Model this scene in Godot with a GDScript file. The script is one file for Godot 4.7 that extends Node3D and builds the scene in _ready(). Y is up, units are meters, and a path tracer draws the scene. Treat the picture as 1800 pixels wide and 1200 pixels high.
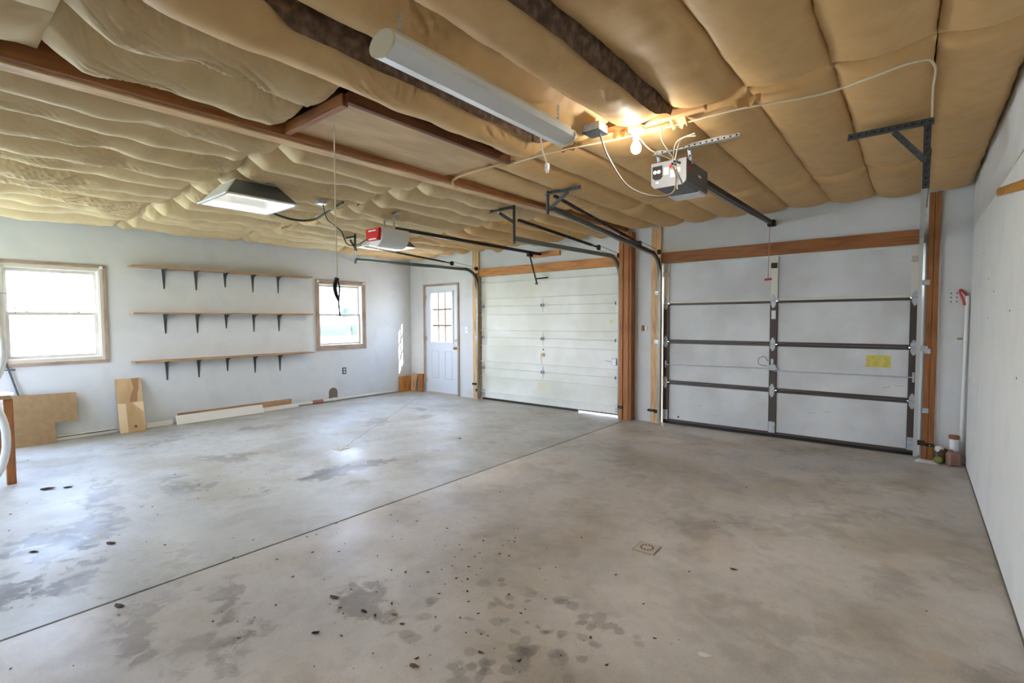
extends Node3D
# A two-bay garage: x runs right along the door wall, y up, z from the door wall (0) to the back. Metres.

const W := 8.237
const D := 7.9
const H := 2.62
const T := 0.14

var M := {}
var rng := RandomNumberGenerator.new()
var used := {}
var fold := FastNoiseLite.new()
var lump := FastNoiseLite.new()
var fine := FastNoiseLite.new()

# ------------------------------------------------------------------ mesh helpers
func S() -> SurfaceTool:
	var st := SurfaceTool.new()
	st.begin(Mesh.PRIMITIVE_TRIANGLES)
	return st

func tri(st: SurfaceTool, a: Vector3, b: Vector3, c: Vector3, out: Vector3, ua := Vector2.ZERO, ub := Vector2.ZERO, uc := Vector2.ZERO) -> void:
	var n := (a - c).cross(a - b)
	if n.dot(out) < 0.0:
		st.set_uv(ua); st.add_vertex(a); st.set_uv(uc); st.add_vertex(c); st.set_uv(ub); st.add_vertex(b)
	else:
		st.set_uv(ua); st.add_vertex(a); st.set_uv(ub); st.add_vertex(b); st.set_uv(uc); st.add_vertex(c)

func quad(st: SurfaceTool, a: Vector3, b: Vector3, c: Vector3, d: Vector3, out: Vector3, ua := Vector2.ZERO, ub := Vector2.ZERO, uc := Vector2.ZERO, ud := Vector2.ZERO) -> void:
	tri(st, a, b, c, out, ua, ub, uc)
	tri(st, a, c, d, out, ua, uc, ud)

func box(st: SurfaceTool, c: Vector3, size: Vector3, bev := 0.0, basis := Basis.IDENTITY) -> void:
	# a box with chamfered edges; uv in metres, v along the longest side
	st.set_smooth_group(-1)
	var h := size * 0.5
	bev = minf(bev, minf(h.x, minf(h.y, h.z)) * 0.8)
	var longest := 0
	if size.y > size.x and size.y >= size.z: longest = 1
	elif size.z > size.x and size.z > size.y: longest = 2
	var off := Vector2(fmod(c.x * 3.17 + c.y * 1.7, 3.0), fmod(c.z * 2.3 + c.x * 0.9 + c.y, 3.0))
	var pt := func(s: Vector3, k: int) -> Vector3:
		var p := Vector3(s.x * (h.x - bev), s.y * (h.y - bev), s.z * (h.z - bev))
		p[k] = s[k] * h[k]
		return p
	var uv := func(p: Vector3, k: int) -> Vector2:
		var o1 := (k + 1) % 3
		var o2 := (k + 2) % 3
		if o1 == longest: return Vector2(p[o2], p[o1]) + off
		return Vector2(p[o1], p[o2]) + off
	for k in 3:
		var o1 := (k + 1) % 3
		var o2 := (k + 2) % 3
		for sgn in [-1.0, 1.0]:
			var p: Array[Vector3] = []
			for q in [[-1.0, -1.0], [1.0, -1.0], [1.0, 1.0], [-1.0, 1.0]]:
				var s := Vector3.ZERO
				s[k] = sgn; s[o1] = q[0]; s[o2] = q[1]
				p.append(pt.call(s, k))
			var n := Vector3.ZERO
			n[k] = sgn
			quad(st, c + basis * p[0], c + basis * p[1], c + basis * p[2], c + basis * p[3], basis * n, uv.call(p[0], k), uv.call(p[1], k), uv.call(p[2], k), uv.call(p[3], k))
	if bev <= 0.0: return
	for k in 3:
		var l := (k + 1) % 3
		var m := (k + 2) % 3
		for sk in [-1.0, 1.0]:
			for sl in [-1.0, 1.0]:
				var s0 := Vector3.ZERO
				s0[k] = sk; s0[l] = sl; s0[m] = -1.0
				var s1 := s0
				s1[m] = 1.0
				var n := Vector3.ZERO
				n[k] = sk; n[l] = sl
				var a: Vector3 = pt.call(s0, k); var b: Vector3 = pt.call(s1, k)
				var e: Vector3 = pt.call(s1, l); var f: Vector3 = pt.call(s0, l)
				quad(st, c + basis * a, c + basis * b, c + basis * e, c + basis * f, basis * n, uv.call(a, k), uv.call(b, k), uv.call(e, k), uv.call(f, k))
	for sx in [-1.0, 1.0]:
		for sy in [-1.0, 1.0]:
			for sz in [-1.0, 1.0]:
				var s := Vector3(sx, sy, sz)
				var a: Vector3 = pt.call(s, 0)
				tri(st, c + basis * a, c + basis * pt.call(s, 1), c + basis * pt.call(s, 2), basis * s, uv.call(a, 0), uv.call(a, 0), uv.call(a, 0))

func bar(st: SurfaceTool, a: Vector3, b: Vector3, w: float, t: float, up := Vector3.UP, bev := 0.001) -> void:
	# a straight bar from a to b, w wide across and t thick along «up»
	var z := (b - a).normalized()
	if absf(z.dot(up)) > 0.99: up = Vector3.RIGHT
	var x := up.cross(z).normalized()
	var y := z.cross(x)
	box(st, (a + b) * 0.5, Vector3(w, t, a.distance_to(b)), bev, Basis(x, y, z))

func frames(pts: Array, up: Vector3) -> Array:
	var out := []
	var last := up
	for i in pts.size():
		var t: Vector3 = (pts[mini(i + 1, pts.size() - 1)] - pts[maxi(i - 1, 0)]).normalized()
		var u := (last - t * last.dot(t))
		if u.length() < 0.05:
			u = t.cross(Vector3(0.3, 0.5, 0.8))
		u = u.normalized()
		last = u
		out.append([u, t.cross(u).normalized(), t])
	return out

func tube(st: SurfaceTool, pts: Array, r: float, sides := 8, r_end := -1.0) -> void:
	var fr := frames(pts, Vector3(0.11, 0.97, 0.2))
	var n := pts.size()
	var rings := []
	for i in n:
		var rr := r if r_end < 0.0 else lerpf(r, r_end, float(i) / (n - 1))
		var ring: Array[Vector3] = []
		for k in sides:
			var a := TAU * k / sides
			ring.append(pts[i] + (fr[i][0] * cos(a) + fr[i][1] * sin(a)) * rr)
		rings.append(ring)
	st.set_smooth_group(1)
	var along := 0.0
	for i in n - 1:
		var step: float = pts[i].distance_to(pts[i + 1])
		for k in sides:
			var k2 := (k + 1) % sides
			quad(st, rings[i][k], rings[i][k2], rings[i + 1][k2], rings[i + 1][k], rings[i][k] - pts[i] + rings[i][k2] - pts[i], Vector2(float(k) / sides * 0.1, along), Vector2(float(k + 1) / sides * 0.1, along), Vector2(float(k + 1) / sides * 0.1, along + step), Vector2(float(k) / sides * 0.1, along + step))
		along += step
	st.set_smooth_group(-1)
	for e in [0, n - 1]:
		var o: Vector3 = -fr[e][2] if e == 0 else fr[e][2]
		for k in sides:
			tri(st, pts[e], rings[e][k], rings[e][(k + 1) % sides], o)

func sweep(st: SurfaceTool, pts: Array, profile: Array, up: Vector3) -> void:
	# a closed profile (x across, y along «up») carried along a path
	st.set_smooth_group(-1)
	var fr := frames(pts, up)
	var m := profile.size()
	var ring := func(i: int, k: int) -> Vector3:
		var q: Vector2 = profile[k % m]
		return pts[i] + fr[i][1] * q.x + fr[i][0] * q.y
	var area := 0.0
	for k in m:
		var a: Vector2 = profile[k]
		var b: Vector2 = profile[(k + 1) % m]
		area += a.cross(b)
	for i in pts.size() - 1:
		for k in m:
			var a: Vector2 = profile[k]
			var b: Vector2 = profile[(k + 1) % m]
			var nn := Vector2(b.y - a.y, a.x - b.x) * signf(area)
			quad(st, ring.call(i, k), ring.call(i, k + 1), ring.call(i + 1, k + 1), ring.call(i + 1, k), fr[i][1] * nn.x + fr[i][0] * nn.y)
	var ids := Geometry2D.triangulate_polygon(PackedVector2Array(profile))
	for e in [0, pts.size() - 1]:
		for q in range(0, ids.size(), 3):
			tri(st, ring.call(e, ids[q]), ring.call(e, ids[q + 1]), ring.call(e, ids[q + 2]), -fr[e][2] if e == 0 else fr[e][2])

func lathe(st: SurfaceTool, profile: Array, xf := Transform3D.IDENTITY, segs := 20, soft := false) -> void:
	for i in profile.size() - 1:
		var a: Vector2 = profile[i]
		var b: Vector2 = profile[i + 1]
		st.set_smooth_group(1 if soft else i + 2)
		for k in segs:
			var t0 := TAU * k / segs
			var t1 := TAU * (k + 1) / segs
			var p0 := Vector3(cos(t0) * a.x, a.y, sin(t0) * a.x)
			var p1 := Vector3(cos(t1) * a.x, a.y, sin(t1) * a.x)
			var p2 := Vector3(cos(t1) * b.x, b.y, sin(t1) * b.x)
			var p3 := Vector3(cos(t0) * b.x, b.y, sin(t0) * b.x)
			var mid := Vector3(cos((t0 + t1) / 2), 0, sin((t0 + t1) / 2))
			var dirn := b - a
			var nn := mid * dirn.y + Vector3(0, -dirn.x, 0)
			if a.x > 1e-5: tri(st, xf * p0, xf * p1, xf * p2, xf.basis * nn)
			if b.x > 1e-5: tri(st, xf * p0, xf * p2, xf * p3, xf.basis * nn)

func prism(st: SurfaceTool, poly: Array, depth: float, xf := Transform3D.IDENTITY) -> void:
	st.set_smooth_group(-1)
	var ids := Geometry2D.triangulate_polygon(PackedVector2Array(poly))
	for q in range(0, ids.size(), 3):
		var a: Vector2 = poly[ids[q]]
		var b: Vector2 = poly[ids[q + 1]]
		var c: Vector2 = poly[ids[q + 2]]
		tri(st, xf * Vector3(a.x, a.y, 0), xf * Vector3(b.x, b.y, 0), xf * Vector3(c.x, c.y, 0), xf.basis * Vector3(0, 0, -1), a, b, c)
		tri(st, xf * Vector3(a.x, a.y, depth), xf * Vector3(b.x, b.y, depth), xf * Vector3(c.x, c.y, depth), xf.basis * Vector3(0, 0, 1), a, b, c)
	var area := 0.0
	for k in poly.size():
		area += (poly[k] as Vector2).cross(poly[(k + 1) % poly.size()])
	for k in poly.size():
		var a: Vector2 = poly[k]
		var b: Vector2 = poly[(k + 1) % poly.size()]
		var nn := Vector2(b.y - a.y, a.x - b.x) * signf(area)
		quad(st, xf * Vector3(a.x, a.y, 0), xf * Vector3(b.x, b.y, 0), xf * Vector3(b.x, b.y, depth), xf * Vector3(a.x, a.y, depth), xf.basis * Vector3(nn.x, nn.y, 0), a, b, b, a)

func fin(st: SurfaceTool) -> ArrayMesh:
	st.generate_normals()
	st.index()
	return st.commit()

func smooth_path(pts: Array, per := 8) -> Array:
	var c := Curve3D.new()
	for i in pts.size():
		var d: Vector3 = (pts[mini(i + 1, pts.size() - 1)] - pts[maxi(i - 1, 0)]) / 6.0
		c.add_point(pts[i], -d, d)
	var out := []
	var n: int = (pts.size() - 1) * per
	for k in n + 1:
		var f := float(k) / per
		var i := mini(int(f), pts.size() - 2)
		out.append(c.sample(i, f - i))
	return out

# ------------------------------------------------------------------ node helpers
func numbered(called: String) -> String:
	var n: int = used.get(called, 0)
	used[called] = n + 1
	return called if n == 0 else "%s_%03d" % [called, n]

func tag(o: Node, label: String, category: String, group := "", kind := "") -> Node:
	o.set_meta("label", label)
	if category: o.set_meta("category", category)
	if group: o.set_meta("group", group)
	if kind: o.set_meta("kind", kind)
	return o

func thing(called: String, label: String, category: String, at := Vector3.ZERO, group := "", kind := "") -> Node3D:
	var o := Node3D.new()
	o.name = numbered(called)
	add_child(o)
	o.position = at
	tag(o, label, category, group, kind)
	return o

func put(called: String, st, m: Material, parent: Node = null, at := Vector3.ZERO) -> MeshInstance3D:
	var o := MeshInstance3D.new()
	o.mesh = fin(st) if st is SurfaceTool else st
	o.material_override = null
	for k in o.mesh.get_surface_count():
		o.set_surface_override_material(k, m)
	o.position = at
	if parent:
		o.name = called
		parent.add_child(o, true)
	else:
		o.name = numbered(called)
		add_child(o)
	return o

func boxpart(called: String, c: Vector3, size: Vector3, m: Material, parent: Node, bev := 0.002, basis := Basis.IDENTITY) -> MeshInstance3D:
	var st := S()
	box(st, Vector3.ZERO, size, bev, basis)
	return put(called, st, m, parent, c)

# ------------------------------------------------------------------ materials
func ntex(w: int, h: int, freq: float, sd: int, cols: Array, offs: Array, oct := 4, warp := 0.0) -> NoiseTexture2D:
	var n := FastNoiseLite.new()
	n.noise_type = FastNoiseLite.TYPE_SIMPLEX_SMOOTH
	n.frequency = freq
	n.seed = sd
	n.fractal_octaves = oct
	if warp > 0.0:
		n.domain_warp_enabled = true
		n.domain_warp_amplitude = warp
		n.domain_warp_frequency = freq * 1.5
	var t := NoiseTexture2D.new()
	t.width = w; t.height = h; t.seamless = true; t.noise = n
	var g := Gradient.new()
	g.colors = PackedColorArray(cols)
	g.offsets = PackedFloat32Array(offs)
	t.color_ramp = g
	return t

func mat(c: Color, rough := 0.7, metal := 0.0, tex: Texture2D = null, scale := Vector3.ONE, tri_world := false) -> StandardMaterial3D:
	var m := StandardMaterial3D.new()
	m.albedo_color = c
	m.roughness = rough
	m.metallic = metal
	if tex:
		m.albedo_texture = tex
		m.uv1_scale = scale
		if tri_world:
			m.uv1_triplanar = true
			m.uv1_world_triplanar = true
	return m

func c8(r: int, g: int, b: int) -> Color:
	return Color(r / 255.0, g / 255.0, b / 255.0)

func emit(c: Color, e: float) -> StandardMaterial3D:
	var m := mat(Color(0.9, 0.9, 0.9), 0.5)
	m.emission_enabled = true
	m.emission = c
	m.emission_energy_multiplier = e
	return m

func make_materials() -> void:
	var white_tex := ntex(512, 512, 0.006, 3, [Color(0.96, 0.96, 0.96), Color(1, 1, 1), Color(0.985, 0.985, 0.98)], [0.0, 0.5, 1.0], 5)
	M.wall = mat(c8(222, 223, 222), 0.75, 0.0, white_tex, Vector3(0.5, 0.5, 0.5), true)
	M.wall_right = mat(c8(232, 232, 226), 0.7, 0.0, white_tex, Vector3(0.4, 0.4, 0.4), true)
	M.outside_wall = mat(c8(225, 222, 214), 0.8)
	var kraft := ntex(1024, 1024, 0.006, 11, [c8(208, 166, 107), c8(214, 174, 115), c8(218, 179, 121), c8(211, 169, 110)], [0.0, 0.4, 0.65, 1.0], 6, 20.0)
	M.kraft = mat(Color(1, 1, 1), 0.62, 0.0, kraft, Vector3(0.8, 0.8, 0.8), true)
	var lamplit := ntex(1024, 1024, 0.007, 17, [c8(212, 184, 138), c8(217, 191, 146), c8(221, 197, 153), c8(214, 187, 141)], [0.0, 0.4, 0.7, 1.0], 6, 20.0)
	M.kraft_lamplit = mat(Color(1, 1, 1), 0.7, 0.0, lamplit, Vector3(0.8, 0.8, 0.8), true)  # paler kraft copy; the glow of the left lamps is in its colour
	var fuzz := ntex(512, 512, 0.02, 5, [c8(70, 52, 40), c8(112, 88, 70), c8(150, 122, 100)], [0.1, 0.5, 0.95], 5, 15.0)
	M.fuzz = mat(Color(1, 1, 1), 0.95, 0.0, fuzz, Vector3(1.6, 1.6, 1.6), true)
	var grain := ntex(512, 512, 0.012, 21, [Color(0.82, 0.79, 0.76), Color(0.94, 0.93, 0.92), Color(1, 1, 1), Color(0.89, 0.87, 0.85)], [0.1, 0.4, 0.65, 1.0], 4, 30.0)
	var gs := Vector3(3.4, 0.32, 1)
	M.wood_orange = mat(c8(220, 152, 84), 0.6, 0.0, grain, gs)
	M.wood_brown = mat(c8(164, 104, 56), 0.6, 0.0, grain, gs)
	M.wood_post = mat(c8(190, 124, 66), 0.6, 0.0, grain, gs)
	M.wood_pale = mat(c8(230, 190, 138), 0.6, 0.0, grain, gs)
	M.wood_dark = mat(c8(122, 76, 46), 0.65, 0.0, grain, gs)
	M.wood_shelf = mat(c8(196, 156, 112), 0.6, 0.0, grain, gs)
	M.wood_white = mat(c8(236, 232, 222), 0.6)
	M.wood_ochre = mat(c8(200, 142, 40), 0.5, 0.0, grain, gs)
	M.plywood = mat(c8(214, 180, 134), 0.65, 0.0, ntex(512, 512, 0.008, 23, [Color(0.92, 0.9, 0.87), Color(1, 1, 1)], [0.2, 0.8], 4), Vector3(1.2, 0.4, 1))
	M.cardboard = mat(c8(176, 144, 104), 0.8, 0.0, ntex(256, 256, 0.02, 8, [Color(0.93, 0.93, 0.93), Color(1, 1, 1)], [0.2, 0.8], 3), Vector3(2, 2, 2), true)
	M.casing = mat(c8(184, 160, 140), 0.7, 0.0, grain, gs)
	M.sash = mat(c8(214, 203, 188), 0.6)
	M.vinyl = mat(c8(236, 234, 230), 0.5)
	M.door_white = mat(c8(244, 244, 236), 0.45, 0.0, ntex(512, 512, 0.004, 33, [Color(0.93, 0.93, 0.9), Color(1, 1, 1)], [0.2, 0.8], 4), Vector3(0.4, 0.4, 0.4), true)
	M.foam = mat(c8(226, 227, 226), 0.7, 0.0, ntex(512, 512, 0.004, 39, [Color(0.92, 0.915, 0.91), Color(1, 1, 1)], [0.2, 0.8], 5), Vector3(0.6, 0.6, 0.6), true)
	M.stile = mat(c8(78, 68, 62), 0.45, 0.1)
	M.stile_white = mat(c8(226, 222, 208), 0.5)
	M.entry = mat(c8(226, 230, 236), 0.4)
	M.galv = mat(c8(206, 210, 212), 0.4, 0.4, ntex(256, 256, 0.03, 41, [Color(0.9, 0.91, 0.92), Color(1, 1, 1)], [0.2, 0.8], 3), Vector3(3, 3, 3), true)
	M.track = mat(c8(132, 138, 132), 0.45, 0.7)
	M.track_light = mat(c8(206, 208, 204), 0.4, 0.6)
	M.angle = mat(c8(98, 106, 110), 0.5, 0.65, ntex(256, 256, 0.03, 42, [Color(0.78, 0.78, 0.78), Color(1, 1, 1)], [0.2, 0.8], 3), Vector3(5, 5, 5), true)
	M.dark_metal = mat(c8(66, 58, 52), 0.5, 0.5)
	M.black = mat(c8(28, 28, 28), 0.5)
	M.brass = mat(c8(196, 168, 110), 0.35, 0.9)
	M.opener_grey = mat(c8(96, 98, 102), 0.45)
	M.opener_face = mat(c8(150, 154, 158), 0.45)
	M.opener_white = mat(c8(222, 224, 224), 0.35)
	M.red = mat(c8(206, 24, 22), 0.35)
	M.label_white = mat(c8(236, 234, 228), 0.6)
	M.plastic_white = mat(c8(238, 238, 234), 0.4)
	M.fixture = mat(c8(232, 233, 230), 0.4)
	M.fixture_end = mat(c8(222, 214, 186), 0.5)
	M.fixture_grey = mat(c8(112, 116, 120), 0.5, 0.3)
	M.cable_white = mat(c8(232, 222, 196), 0.5)
	M.cable_grey = mat(c8(120, 112, 104), 0.5)
	M.pvc = mat(c8(226, 222, 210), 0.4)
	M.mesh_grey = mat(c8(150, 144, 128), 0.8, 0.0, ntex(128, 128, 0.08, 9, [Color(0.6, 0.6, 0.55), Color(1, 1, 1)], [0.3, 0.7], 2), Vector3(12, 12, 12), true)
	M.rust = mat(c8(170, 118, 104), 0.7)
	M.jug = mat(c8(150, 112, 98), 0.45)
	M.green = mat(c8(132, 140, 70), 0.75)
	M.leaf = mat(c8(88, 66, 46), 0.85)
	M.leaf2 = mat(c8(120, 86, 58), 0.85)
	M.dirt = mat(c8(64, 54, 44), 0.95)
	M.paper = mat(c8(236, 234, 228), 0.7)
	M.yellow = mat(c8(214, 200, 96), 0.8, 0.0, ntex(256, 256, 0.03, 19, [c8(206, 190, 84), c8(226, 214, 120)], [0.2, 0.8], 3), Vector3(2, 2, 2), true)
	M.yellow.albedo_color = Color(1, 1, 1)
	M.scuff = mat(c8(206, 196, 168), 0.7)
	M.drain = mat(c8(206, 194, 174), 0.6)
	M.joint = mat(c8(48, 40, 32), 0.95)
	M.filler = mat(c8(70, 60, 50), 0.95)
	var g := mat(Color(1, 1, 1, 0.06), 0.02)
	g.transparency = BaseMaterial3D.TRANSPARENCY_ALPHA
	M.glass = g
	M.tube_lamp = emit(Color(1.0, 0.98, 0.94), 2.2)
	M.bulb = emit(Color(1.0, 0.96, 0.9), 12.0)
	M.lawn = mat(c8(128, 142, 92), 0.9, 0.0, ntex(512, 512, 0.02, 77, [c8(168, 174, 140), c8(196, 198, 168)], [0.2, 0.8], 5), Vector3(0.2, 0.2, 0.2), true)
	M.lawn.albedo_color = Color(1, 1, 1)
	M.drive = mat(c8(206, 202, 194), 0.85)
	M.hedge = mat(c8(24, 40, 27), 0.95)
	M.roof = mat(c8(120, 118, 120), 0.9)
	M.siding = mat(c8(232, 232, 230), 0.8)
	M.far_glass = mat(c8(40, 48, 58), 0.4)
	make_floor_material()

func make_floor_material() -> void:
	# concrete: cloudy mottling, brown film, oil and water stains, one crack
	var n := 2048
	var pics: Array[PackedByteArray] = []
	for q in [[0.0016, 5, 5], [0.006, 6, 5], [0.03, 7, 4], [0.0035, 8, 6], [0.2, 9, 2]]:
		var f := FastNoiseLite.new()
		f.noise_type = FastNoiseLite.TYPE_SIMPLEX_SMOOTH
		f.frequency = q[0]; f.seed = q[1]; f.fractal_octaves = q[2]
		f.domain_warp_enabled = true
		f.domain_warp_amplitude = 40.0
		f.domain_warp_frequency = q[0] * 0.8
		pics.append(f.get_image(n, n, false, false, true).get_data())
	var data := PackedByteArray()
	data.resize(n * n * 3)
	var a := pics[0]; var b := pics[1]; var c := pics[2]; var d := pics[3]; var e := pics[4]
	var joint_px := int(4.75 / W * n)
	for i in n * n:
		var v := 0.80 + (a[i] - 128) * 0.0006 + (b[i] - 128) * 0.0007 + (c[i] - 128) * 0.00035 + (e[i] - 128) * 0.00018
		v -= maxf(0.0, e[i] - 196) * 0.0022 + clampf((b[i] + c[i] * 0.6 - 232) * 0.016, 0.0, 1.0) * 0.07 - clampf((a[i] + e[i] * 0.25 - 190) * 0.02, 0.0, 1.0) * 0.03
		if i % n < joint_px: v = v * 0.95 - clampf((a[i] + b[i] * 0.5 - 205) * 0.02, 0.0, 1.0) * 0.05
		var brown := clampf((d[i] - 112) * 0.009, 0.0, 1.0)
		v *= 1.0 - 0.09 * brown
		var bay := 1.0 if i % n > joint_px else 0.0  # slabs differ in tone; part of it paints the warm and cool light
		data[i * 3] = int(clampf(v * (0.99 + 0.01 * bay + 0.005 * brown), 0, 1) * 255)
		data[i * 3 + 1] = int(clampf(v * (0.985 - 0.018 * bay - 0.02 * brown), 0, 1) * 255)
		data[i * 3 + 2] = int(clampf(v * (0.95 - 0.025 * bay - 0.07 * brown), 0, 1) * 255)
	var px := n / W
	var pz := n / D
	# x, z, half length along z, half width along x, turn, strength, r, g, b of what is left there, raggedness
	var stains := [
		[3.72, 3.85, 0.62, 0.11, 0.12, 0.5, 88, 78, 70, 1.2], [3.62, 4.05, 0.3, 0.07, -0.2, 0.4, 80, 70, 62, 1.2], [4.15, 3.9, 0.2, 0.06, 0.5, 0.3, 110, 100, 92, 1.2],
		[1.87, 1.34, 0.1, 0.26, 0.3, 0.4, 92, 82, 74, 1.4], [2.3, 1.6, 0.1, 0.3, 0.6, 0.3, 110, 100, 92, 1.4], [2.0, 2.2, 0.16, 0.35, 0.4, 0.3, 112, 104, 96, 1.5],
		[1.2, 3.4, 0.3, 0.14, 0.3, 0.3, 112, 104, 98, 1.5], [1.0, 4.6, 0.35, 0.16, 0.1, 0.34, 106, 98, 92, 1.5], [2.4, 4.4, 0.3, 0.15, 0.6, 0.32, 110, 102, 95, 1.5],
		[3.0, 4.9, 0.25, 0.2, 0.5, 0.35, 104, 96, 88, 1.6], [2.6, 5.4, 0.12, 0.3, 0.2, 0.32, 100, 92, 86, 1.6], [3.4, 5.6, 0.14, 0.45, 0.15, 0.42, 94, 86, 78, 1.6],
		[3.86, 5.92, 0.14, 0.5, 0.1, 0.55, 80, 72, 64, 1.6], [4.06, 6.1, 0.1, 0.3, 0.1, 0.55, 72, 64, 56, 1.6], [4.3, 5.85, 0.1, 0.35, 0.2, 0.35, 100, 92, 84, 1.7],
		[5.72, 5.0, 0.1, 0.26, 0.5, 0.5, 92, 80, 68, 1.5], [5.3, 5.45, 0.12, 0.3, 0.4, 0.42, 100, 90, 78, 1.6], [5.0, 5.7, 0.1, 0.28, 0.3, 0.34, 108, 98, 86, 1.6], [5.5, 5.6, 0.2, 0.22, 0.2, 0.3, 120, 108, 94, 1.7],
		[5.95, 0.55, 0.3, 0.5, 0.1, 0.34, 120, 110, 96, 1.3], [6.9, 0.7, 0.35, 0.4, 0.2, 0.3, 124, 114, 100, 1.3], [7.6, 1.6, 0.5, 0.32, 0.1, 0.32, 122, 110, 96, 1.4], [7.2, 2.6, 0.4, 0.3, 0.3, 0.3, 126, 114, 100, 1.4],
		[6.9, 3.2, 0.25, 0.35, 0.4, 0.28, 128, 118, 106, 1.5], [7.75, 3.1, 0.3, 0.14, 0.2, 0.34, 118, 108, 92, 1.5], [6.3, 2.9, 0.14, 0.5, 0.4, 0.25, 130, 120, 108, 1.5], [5.6, 2.4, 0.3, 0.4, 0.4, 0.2, 136, 128, 118, 1.5],
		[5.0, 1.6, 0.25, 0.5, 0.2, 0.22, 132, 124, 112, 1.5], [7.4, 3.9, 0.15, 0.25, 0.3, 0.24, 126, 114, 98, 1.5], [8.05, 2.4, 0.6, 0.12, 0.05, 0.32, 112, 104, 94, 1.4], [8.08, 4.2, 0.7, 0.12, 0.05, 0.4, 104, 96, 88, 1.3],
	]
	var drops := RandomNumberGenerator.new()
	drops.seed = 41
	for s in [[6.14, 4.46], [6.3, 4.6], [6.45, 4.68], [6.45, 4.93], [6.56, 4.98], [6.6, 4.76], [6.71, 4.72], [6.46, 5.0], [6.43, 5.07], [6.64, 4.57], [6.62, 4.43], [6.14, 4.97], [6.03, 4.84], [6.55, 4.57], [6.35, 4.45], [6.5, 4.4], [6.75, 4.5], [6.8, 4.62], [6.66, 4.9], [6.3, 4.75], [6.24, 4.52], [6.72, 4.4], [6.85, 4.85], [6.58, 4.84], [6.9, 4.4], [6.52, 4.78]]:
		for k in 3:
			stains.append([s[0] + drops.randf_range(-0.07, 0.07), s[1] + drops.randf_range(-0.07, 0.07), drops.randf_range(0.02, 0.05), drops.randf_range(0.02, 0.045), drops.randf_range(0, 3), drops.randf_range(0.3, 0.55), 106, 100, 94, 0.7])
	var pale := [[3.1, 3.45, 0.18, 0.3, 0.3, 0.5, 228, 228, 226, 1.1], [2.3, 2.5, 0.25, 0.35, 0.4, 0.25, 212, 210, 206, 1.5], [7.94, 3.75, 0.07, 0.06, 0.2, 0.6, 208, 186, 164, 0.6], [4.4, 5.4, 0.2, 0.6, 0.2, 0.3, 220, 218, 212, 1.7], [3.2, 5.3, 0.2, 0.5, 0.15, 0.3, 218, 217, 212, 1.7], [6.9, 4.1, 0.3, 0.3, 0.0, 0.2, 200, 184, 164, 1.4], [4.6, 4.6, 0.3, 0.4, 0.0, 0.2, 212, 208, 202, 1.6]]
	for s in stains + pale:
		var reach: float = maxf(s[2], s[3]) * 1.9
		var x0 := clampi(int((s[0] - reach) * px), 0, n - 1)
		var x1 := clampi(int((s[0] + reach) * px), 0, n - 1)
		var z0 := clampi(int((s[1] - reach) * pz), 0, n - 1)
		var z1 := clampi(int((s[1] + reach) * pz), 0, n - 1)
		var cs := cos(s[4]); var sn := sin(s[4])
		for zz in range(z0, z1 + 1):
			for xx in range(x0, x1 + 1):
				var dx: float = xx / px - s[0]
				var dz: float = zz / pz - s[1]
				var p: float = (dx * cs + dz * sn) / s[3]
				var r: float = (dz * cs - dx * sn) / s[2]
				var i := zz * n + xx
				var q: float = sqrt(p * p + r * r) + ((b[i] - 128) * 0.006 + (c[i] - 128) * 0.0055) * s[9]
				if q > 1.0: continue
				var k: float = smoothstep(0.0, 1.0, (1.0 - q) * (1.5 if s[9] > 1.0 and (s[0] < 4.7 or s[1] > 4.8) else 0.9 if s[9] > 1.0 else 3.0)) * s[5] * (0.45 + c[i] * 0.0026 + maxf(0.0, e[i] - 150) * 0.003) * (1.25 if s[9] > 1.0 and s[0] < 4.7 else 1.1 if s[9] > 1.4 and s[1] > 4.8 else 0.55 if s[9] > 1.0 else 0.75)
				data[i * 3] = int(lerpf(data[i * 3], s[6], k))
				data[i * 3 + 1] = int(lerpf(data[i * 3 + 1], s[7], k))
				data[i * 3 + 2] = int(lerpf(data[i * 3 + 2], s[8], k))
	# hairline crack from the far drain to the corner by the entry door, and a shorter one in the near bay
	for line in [[Vector2(2.95, 3.36), Vector2(1.6, 1.55), Vector2(0.55, 0.15)]]:
		for k in line.size() - 1:
			var p0: Vector2 = line[k]
			var p1: Vector2 = line[k + 1]
			for q in 1600:
				var p := p0.lerp(p1, q / 1600.0)
				var w := fine.get_noise_2d(q * 0.12, k * 40.0) * 0.02
				var xx := clampi(int((p.x + w) * px), 0, n - 2)
				var zz := clampi(int((p.y - w) * pz), 0, n - 2)
				for o in [0, 1]:
					var i: int = zz * n + xx + o
					data[i * 3] = 118; data[i * 3 + 1] = 110; data[i * 3 + 2] = 102
	var im := Image.create_from_data(n, n, false, Image.FORMAT_RGB8, data)
	var m := StandardMaterial3D.new()
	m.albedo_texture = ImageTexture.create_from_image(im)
	m.roughness = 1.0
	m.roughness_texture = ntex(1024, 1024, 0.008, 51, [Color(0.36, 0.36, 0.36), Color(0.5, 0.5, 0.5), Color(0.68, 0.68, 0.68)], [0.1, 0.5, 0.95], 6, 30.0)
	m.metallic_specular = 0.5
	m.heightmap_enabled = false
	M.floor = m

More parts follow.
